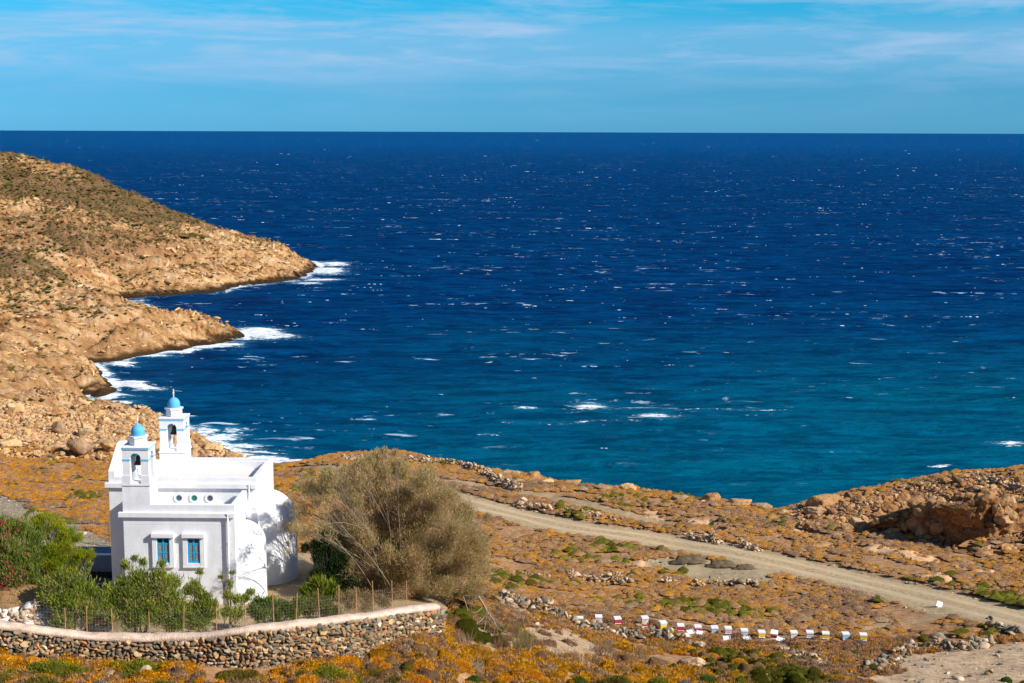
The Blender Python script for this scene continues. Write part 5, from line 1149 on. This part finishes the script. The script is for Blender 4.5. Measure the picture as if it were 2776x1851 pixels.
for q in [(382,668,33,'o'),(340,668,36,'o'),(422,672,42,'o'),(458,668,32,'o'),(420,684,36,'o'),(521,679,46,'o'),(496,668,30,'o'),(540,684,34,'o'),(505,681,26,'o'),(478,677,20,'o'),(375,650,30,'o'),(392,659,24,'o'),(428,655,26,'t'),(444,660,20,'t'),
 (328,682,46,'g'),(371,676,30,'ol'),(475,681,30,'dg'),(448,680,22,'dg'),(430,671,14,'m'),(281,682,22,'m'),(303,681,30,'ol'),(350,684,30,'g'),(395,684,30,'ol'),(465,688,26,'ol'),(500,688,34,'ol'),(540,690,40,'ol'),
 (136,680,56,'g'),(80,679,26,'g'),(94,671,22,'o'),(176,682,24,'m'),(237,680,38,'ol'),(225,678,26,'ol'),(201,686,22,'o'),(260,687,30,'g'),(306,688,40,'o'),(52,681,58,'g'),(10,682,34,'g'),(25,676,18,'m'),(118,673,30,'g'),(30,669,26,'o'),(8,667,22,'o'),(70,668,22,'ol'),(165,675,30,'g'),(195,676,20,'m'),
 (-8,690,40,'ol'),(40,692,44,'ol'),(100,692,30,'m'),(160,693,40,'ol'),(240,694,36,'m'),
 (605,655,12,'o'),(635,673,23,'o'),(649,670,13,'o'),(661,667,17,'m'),(623,665,17,'m'),(579,685,36,'dg'),(708.6,686,36,'dg'),(619,688,40,'ol'),(657,690,34,'g'),(713,660,22,'o'),(690,656,24,'o'),(725,672,18,'m'),(740,668,24,'o'),(753,660,16,'m'),(735,655,18,'o'),(670,654,16,'t'),(650,655,16,'o'),(685,688,24,'m'),(600,678,14,'ol'),(745,682,24,'o'),
 (855,656,18,'dg'),(842,665,17,'ol'),(873,671,24,'ol'),(799,677,24,'ol'),(798,650,18,'g'),(826,648,13,'m'),(815,680,26,'o'),(780,676,16,'o'),(840,683,26,'o'),(989,674,10,'dg'),(1007,682,18,'dg'),(1024,686,16,'ol'),(895,687,20,'m'),(925,690,26,'ol'),(860,645,16,'m'),(880,641,20,'o'),(848,634,16,'o'),(718,622,12,'dg'),(760,625,12,'g')]:
    cushion(*q)

# ------------------------------------------------------------------ bushes and trees
def tube(pts, rad, ns=5):
    pts = np.asarray(pts, float); T = np.gradient(pts, axis=0); T /= np.linalg.norm(T, axis=1)[:, None] + 1e-9
    e1 = np.cross(T, (.31, .2, .93)); e1 /= np.linalg.norm(e1, axis=1)[:, None] + 1e-9; e2 = np.cross(T, e1); a = np.arange(ns) * 2 * math.pi / ns
    V = pts[:, None] + (e1[:, None] * np.cos(a)[None, :, None] + e2[:, None] * np.sin(a)[None, :, None]) * np.asarray(rad)[:, None, None]
    i = np.arange(len(pts) * ns).reshape(len(pts), ns); j = np.roll(i, -1, axis=1); return V.reshape(-1, 3), np.stack([i[:-1], j[:-1], j[1:], i[1:]], -1).reshape(-1, 4)
def curve(a, b, bend, k_=7):
    a, b = np.array(a), np.array(b); t = np.linspace(0, 1, k_)[:, None]; m_ = (a + b) / 2 + bend; return a * (1 - t) ** 2 + m_ * 2 * t * (1 - t) + b * t ** 2
def plant(name, label, cat, base_uvd, blobs, leaf, wood=(.30,.23,.17), stems=None, group=None, trunk_name='stems', twig=14, flowers=None, dj=.8, thick=.035):
    """blobs: (u, v, radius px, d); leaf: dict(n per m3-ish, len, wid, cols, up, jit)"""
    rr = np.random.default_rng(abs(hash(label)) % 9999 if False else sum(map(ord, label)))
    b_ = at(*base_uvd); bz = gz(b_[0], b_[1]); B = np.array([b_[0], b_[1], bz]); e = empty(name, tuple(B), label, cat, group)
    C_, R_ = [], []
    DN = [(q[4] if len(q) > 4 else 1.0) for q in blobs]
    for (u, v, rp, d) in [q[:4] for q in blobs]: C_.append(at(u, v, d)); R_.append(rp * d / F)
    C_, R_ = np.array(C_), np.array(R_)
    tv, tf, to = [], [], 0
    def addt(p_, ra, ns=5):
        nonlocal to
        v_, f_ = tube(p_, ra, ns); tv.append(v_); tf.append(f_ + to); to += len(v_)
    for c, rad in zip(C_, R_):
        dv = c - B; L = np.linalg.norm(dv); bend = np.array([dv[0] * -.10, dv[1] * -.12, L * .08]) + rr.normal(size=3) * L * .09
        st = B + np.array([rr.normal() * .18, rr.normal() * .18, -.1]) * min(1, L / 3) * dj
        path = curve(st, c, bend, 9); th = thick * (.45 + L / 5) ; addt(path, np.linspace(th, th * .28, 9))
        for k_ in range(twig):
            s0 = path[rr.integers(4, 9)]; q = rr.normal(size=3); q /= np.linalg.norm(q); q[2] = abs(q[2]) * .8 + .1; e_ = c + q * rad * rr.uniform(.6, 1.15); addt(curve(s0, e_, rr.normal(size=3) * rad * .18, 5), np.linspace(th * .3, .004, 5), 3)
    V = np.concatenate(tv) - B; Fq = np.concatenate(tf); mesh_np(trunk_name, V, [Fq], M['twig'], np.tile(wood, (len(V), 1)), parent=e)
    cs = np.array(leaf['cols']); Vs, Cs = [], []
    for c, rad, dn in zip(C_, R_, DN):
        n_ = int(leaf['n'] * rad ** 2 * 4 * dn) + 20; q = np.clip(rr.normal(size=(n_, 3)) * .5, -1.25, 1.25)
        # small clumps inside each blob
        nc = max(6, int(9 * rad ** 2 + 8)); cc = rr.normal(size=(nc, 3)) * .62
        ci = rr.integers(0, nc, n_); wgt = leaf.get('clump', .55); pt = c + rad * (q * (1 - wgt) + cc[ci] * wgt + rr.normal(size=(n_, 3)) * .05)
        dr = (pt - (B * .35 + c * .65)) ; dr /= np.linalg.norm(dr, axis=1)[:, None] + 1e-6; dr = dr * leaf.get('out', .8) + np.array([0, 0, leaf['up']]) + rr.normal(size=(n_, 3)) * leaf['jit'] + np.array(leaf.get('wind', (0, 0, 0))); dr /= np.linalg.norm(dr, axis=1)[:, None]
        sd = np.cross(dr, rr.normal(size=(n_, 3))); sd /= np.linalg.norm(sd, axis=1)[:, None] + 1e-6; l = leaf['len'] * rr.uniform(.55, 1.35, n_)[:, None]; w_ = leaf['wid'] * rr.uniform(.7, 1.2, n_)[:, None]
        Vs.append(np.stack([pt, pt + dr * l * .5 + sd * w_, pt + dr * l, pt + dr * l * .5 - sd * w_], 1).reshape(-1, 3)); cl = cs[(rr.random(nc) * len(cs)).astype(int)[ci]] * .5 + cs[rr.integers(0, len(cs), n_)] * .5; Cs.append(np.repeat(cl * rr.uniform(.75, 1.25, (n_, 1)), 4, 0))
    V = np.concatenate(Vs); V[:, 2] = np.maximum(V[:, 2], bz + .02); mesh_np(leaf.get('name', 'leaves'), V - B, [np.arange(len(V)).reshape(-1, 4)], M[leaf.get('mat', 'leaf')], np.concatenate(Cs), smooth=False, parent=e)
    if flowers:
        fp = np.array([at(*q) for q in flowers]); v0, f0 = ico(1)
        for p_ in fp:
            fv, ff, fc, o_ = [], [], [], 0
            for _ in range(6):
                c = p_ + rr.normal(size=3) * np.array([.06, .05, .08]); fv.append(v0 * rr.uniform(.022, .042) * np.array([1, 1, .7]) + c); ff.append(f0 + o_); o_ += len(v0); fc.append(np.tile(np.array((.62, .02, .10)) * rr.uniform(.7, 1.3), (len(v0), 1)))
            mesh_np('flower_cluster', np.concatenate(fv) - B, [np.concatenate(ff)], M['leaf'], np.concatenate(fc), parent=e)
    return e
OLE = dict(n=1150, len=.19, wid=.019, up=.55, jit=.55, fill=1.8, clump=.45, cols=[(.17,.25,.025),(.25,.33,.03),(.38,.38,.05),(.09,.13,.02),(.34,.29,.09)])
OLY = dict(OLE, cols=[(.10,.16,.02),(.16,.22,.02),(.20,.20,.03),(.07,.11,.02)])
plant('oleander', 'pink-flowering oleander at the left edge of the photo', 'bush', (14,605,66.5), [(2,528,13,66.3),(20,532,13,66.8),(-14,545,15,66),(8,552,16,65.8),(28,556,13,66.2),(18,575,16,65.6),(-5,578,16,66),(34,540,9,67),(33,580,9,66)], dict(OLE, n=1700, cols=[(.12,.19,.02),(.18,.26,.02),(.26,.28,.04),(.30,.23,.09),(.08,.12,.02)]),
      flowers=[(2,521,65.6),(1,524,65.5),(9,528,65),(9,534,65),(4,536,65),(20,522,65.6),(18,529,65.2),(25,554,65),(9,566,64.6),(13,571,64.5),(24,571,64.6),(9,577,64.5),(3,582,64.4),(2,587,64.4),(5,590,64.4)])
plant('pine', 'bright yellow-green feathery young pine beside the pink oleander', 'tree', (56,602,68), [(36,524,9,68),(44,519,8,68),(52,531,13,67.6),(66,536,13,67.5),(76,540,8,67.5),(50,550,14,67.4),(64,556,13,67.2),(80,560,10,67),(88,556,7,67),(56,570,12,67.3),(72,572,9,67.1),(44,566,9,67.5),(29,514,3.5,68.2),(33,510,2.6,68.3)],
      dict(n=3200, len=.14, wid=.008, up=.5, jit=.45, fill=2.4, clump=.6, name='needles', cols=[(.30,.36,.008),(.40,.43,.01),(.18,.24,.01),(.44,.40,.03),(.12,.17,.01)]), trunk_name='trunk', twig=8)
plant('oleander', 'sparse green oleander between the young pine and the garden wall', 'bush', (70,630,63.6), [(48,588,12,63.8),(62,582,13,63.8),(76,590,14,63.7),(90,594,12,63.6),(56,602,13,63.4),(72,608,14,63.3),(88,612,11,63.2),(98,600,9,63.5),(64,620,11,63.2),(86,572,4,64),(90,566,3,64)], dict(OLE, n=1100))
plant('oleander', 'tall oleander in front of the left corner of the chapel', 'bush', (140,632,63.6), [(116,596,11,63.8),(126,584,11,63.9),(138,578,12,63.9),(150,590,13,63.6),(130,600,13,63.5),(144,608,13,63.3),(116,614,11,63.3),(134,620,12,63.1),(152,616,12,63.1),(126,566,6,64.1),(134,560,4,64.2),(143,564,5,64.1),(109,606,8,63.6)], OLE, twig=12)
plant('oleander', 'bushy dark green oleander under the left blue window', 'bush', (172,632,63.5), [(160,578,10,63.7),(172,584,11,63.7),(168,600,14,63.3),(182,610,13,63.2),(160,618,12,63.1),(176,624,11,63),(186,592,7,63.6),(162,566,5,63.9),(190,620,9,63)], dict(OLE, n=1300), twig=12)
plant('oleander', 'narrow upright oleander below the right blue window', 'bush', (198,630,63.4), [(194,586,6,63.6),(199,594,8,63.5),(205,602,9,63.3),(196,610,10,63.2),(210,614,9,63.1),(202,622,10,63),(200,574,4,63.8),(214,606,6,63.3)], dict(OLE, n=1400), twig=12)
plant('oleander', 'thin twiggy oleander at the downpipe corner of the chapel', 'bush', (232,628,64), [(230,586,4,64.4),(228,596,5,64.2),(236,602,6,64.2),(244,600,6,64.4),(226,612,8,63.6),(238,616,8,63.7),(250,594,5,64.6),(232,574,2.5,64.8),(222,578,2.5,64.6)], dict(OLE, n=1200), twig=14)
plant('oleander', 'low spreading oleander below the rounded apse', 'bush', (268,624,64.5), [(258,604,9,65),(270,606,9,65),(282,608,9,64.8),(262,616,9,64.3),(276,617,9,64.2),(290,614,9,64.4),(252,612,8,64.4),(298,606,8,65)], dict(OLY, n=1500), twig=10)
plant('oleander', 'yellowish oleander by the pickets right of the apse', 'bush', (310,618,65.3), [(304,604,8,65.6),(316,602,8,65.6),(326,606,8,65.4),(310,612,9,65),(324,613,7,65),(334,612,7,65.2)], dict(OLY, n=1300, cols=[(.12,.15,.02),(.20,.19,.03),(.16,.14,.05)]), twig=10)
plant('shrub', 'dark glossy green shrub between the apse and the tamarisk', 'shrub', (330,600,71.5), [(306,548,5,71.5),(314,546,8,71.5),(325,543,9,71.5),(334,550,10,71.5),(320,556,8,71.2),(340,562,12,71),(330,568,9,71),(318,578,9,70.8),(334,584,11,70.6),(346,574,11,71),(322,590,9,70.5),(350,592,10,70.4)],
      dict(n=1900, len=.13, wid=.026, up=.2, jit=.6, fill=2.6, clump=.5, cols=[(.022,.045,.012),(.035,.06,.015),(.05,.08,.015),(.018,.035,.01)]))
plant('shrub', 'yellow-green strap-leaved plant in front of the dark shrub', 'plant', (318,606,68), [(308,594,6,68),(318,588,8,68),(328,592,8,68),(322,598,8,67.8),(334,598,6,67.8)], dict(n=700, len=.42, wid=.028, up=.9, jit=.6, fill=2, clump=.3, cols=[(.22,.27,.015),(.14,.19,.015),(.30,.28,.03),(.06,.09,.01)]), twig=3)
plant('weeds', 'dry brown weeds behind the fence below the tamarisk', 'weeds', (362,616,66), [(342,600,8,66),(354,596,9,66),(366,598,9,66),(378,600,8,66.2),(350,606,9,65.6),(366,607,9,65.6),(384,604,7,66)], dict(n=1200, len=.13, wid=.012, up=.9, jit=.35, fill=2, clump=.3, cols=[(.34,.21,.09),(.42,.28,.13),(.26,.17,.07),(.2,.17,.05)]), wood=(.33,.22,.12), twig=24, thick=.012)
# the tamarisk
r = np.random.default_rng(77); tb = []
outline = [(300,512,15),(318,492,15),(340,482,15),(362,472,14),(380,466,10),(400,472,14),(425,482,16),(448,496,15),(464,512,14),(472,538,14),(476,562,13),(473,590,14),(470,602,13),(305,535,13),(332,520,17),(355,502,17),(380,492,17),(405,500,18),(432,512,18),(455,535,18),(462,565,18),(452,590,17),(430,600,15),
 (342,545,17),(362,530,19),(388,522,19),(412,532,20),(435,548,20),(438,575,18),(365,560,19),(390,552,20),(414,562,20),(372,585,17),(395,582,19),(416,590,17),(352,572,14),(390,600,13),(408,606,12),(378,456,7),(384,452,5),(371,462,7),(331,474,5),(294,500,6),(289,528,7),(288,545,4),(488,520,5)]
for (u, v, rp) in outline:
    dn_ = .22 if u < 308 else (.5 if u < 335 else 1); tb.append((u, v, rp, 72.3 + r.uniform(-1.5, 1.7), dn_))
    for _ in range(2 if rp > 13 else 1): tb.append((u + r.normal() * 6, v + r.normal() * 5 + 2, rp * r.uniform(.45, .9), 72.3 + r.uniform(-2.4, 2.8), dn_))
for q in [(334,497,13,67.6,.13),(324,514,12,67.0,.13),(342,478,11,68.2,.12),(316,528,10,66.8,.13),(330,540,9,66.8,.1)]: tb.append(q)
plant('tamarisk_tree', 'large wispy olive-tan tamarisk tree beside the chapel', 'tree', (402,604,72.3), tb, dict(n=1300, len=.21, wid=.0125, up=.6, jit=.6, fill=2.3, clump=.42, out=.8, mat='wisp', wind=(.12, 0, 0), name='crown', cols=[(.50,.36,.16),(.60,.44,.22),(.45,.36,.14),(.38,.35,.11),(.64,.46,.25),(.50,.31,.16)]), wood=(.25,.19,.14), trunk_name='trunk', twig=6, dj=3.4, thick=.016)
# bare branch sagging over the end of the wall
fb = empty('fallen_branch', tuple(surf(482, 634)), 'bare grey-brown broken branch hanging beside the end of the garden wall', 'branch'); FBo = np.array(fb.location); tv, tf, to = [], [], 0
for (a, b, ra) in [((463,596),(478,596),.03),((478,596),(487,612),.07),((487,612),(496,626),.06),((496,626),(506,632),.035),((487,612),(474,624),.05),((474,624),(462,630),.03),((483,606),(470,612),.03),((487,614),(484,632),.03),((490,604),(512,604),.035),((512,604),(522,612),.02),((474,622),(468,636),.02),((496,626),(494,634),.02),((470,612),(458,618),.02),((500,606),(516,600),.018),((463,596),(470,640),.03),((470,640),(469,652),.03)]:
    v_, f_ = tube(curve(at(*a, 69.5), at(*b, 69.2), r.normal(size=3) * .12, 7), np.linspace(ra, ra * .6, 7), 6); tv.append(v_); tf.append(f_ + to); to += len(v_)
tips_ = [at(*a, 69.3) for a in ((506,632),(462,630),(470,612),(484,632),(512,604),(522,612),(468,636),(494,634),(458,618),(516,600),(487,614),(496,626),(474,624),(469,652))]
for _ in range(70):
    p0 = tips_[_ % 14] + r.normal(size=3) * .02; v_, f_ = tube(curve(p0, p0 + r.normal(size=3) * np.array([.6, .3, .4]), r.normal(size=3) * .1, 4), np.linspace(.014, .006, 4), 3); tv.append(v_); tf.append(f_ + to); to += len(v_)
V = np.concatenate(tv); mesh_np('branch', V - FBo, [np.concatenate(tf)], M['twig'], np.tile((.30, .215, .16), (len(V), 1)), parent=fb)
# dry grass tussocks and stalks
def tussock(u, v, wpx, hm, label, col_, nb=160):
    p_ = surf(u, v); w_ = wpx * math.hypot(p_[0], p_[1]) / F / 2; st = np.column_stack([r.normal(size=nb) * w_ * .5, r.normal(size=nb) * w_ * .4, np.full(nb, -.05)]); dr = np.column_stack([r.normal(size=nb) * .22, r.normal(size=nb) * .22, np.ones(nb)]); h_ = hm * r.uniform(.5, 1.1, nb)[:, None]
    sd = np.column_stack([np.full(nb, .011), r.normal(size=nb) * .004, np.zeros(nb)]); V = np.stack([st - sd, st + sd, st + dr * h_], 1).reshape(-1, 3); c = np.repeat(np.array(col_) * r.uniform(.7, 1.25, (nb, 1)), 3, 0)
    o = mesh_np('grass_tussock', V, [np.arange(len(V)).reshape(-1, 3)], M['leaf'], c, smooth=False); o.location = tuple(p_); tag(o, label, 'grass tussock', 'dry grass tussocks')
T_ = (.38, .25, .13)
tussock(522,652,20,1.3,'tall dry grass tussock standing above the orange shrubs', (.33,.25,.10), 260); tussock(500,648,16,.7,'short dry reddish tussock left of the tall one', (.3,.17,.09)); tussock(516,640,10,1.1,'dry stalky tussock behind the tall one', T_); tussock(478,655,20,.7,'pale dry grass at the wall end beside the yellow stone', (.5,.33,.2), 220)
tussock(580,668,26,1.1,'thin dry stalks left of the rubble wall foot', T_, 120); tussock(555,662,22,.9,'thin pale stalks behind the right orange shrubs', T_, 120); tussock(600,655,20,1.2,'dry stalks in front of the tumbled rubble', T_, 110); tussock(640,660,22,1.0,'sparse dry stalks below the flat slab', T_, 110); tussock(666,655,18,.9,'dry orange-brown grass left of the pale pink boulder', (.42,.24,.09), 160); tussock(462,645,18,.8,'dry tan grass under the fallen branch', (.45,.3,.18), 180); tussock(538,650,18,.7,'small brown weed clump on the bare slope', (.28,.19,.13), 150)
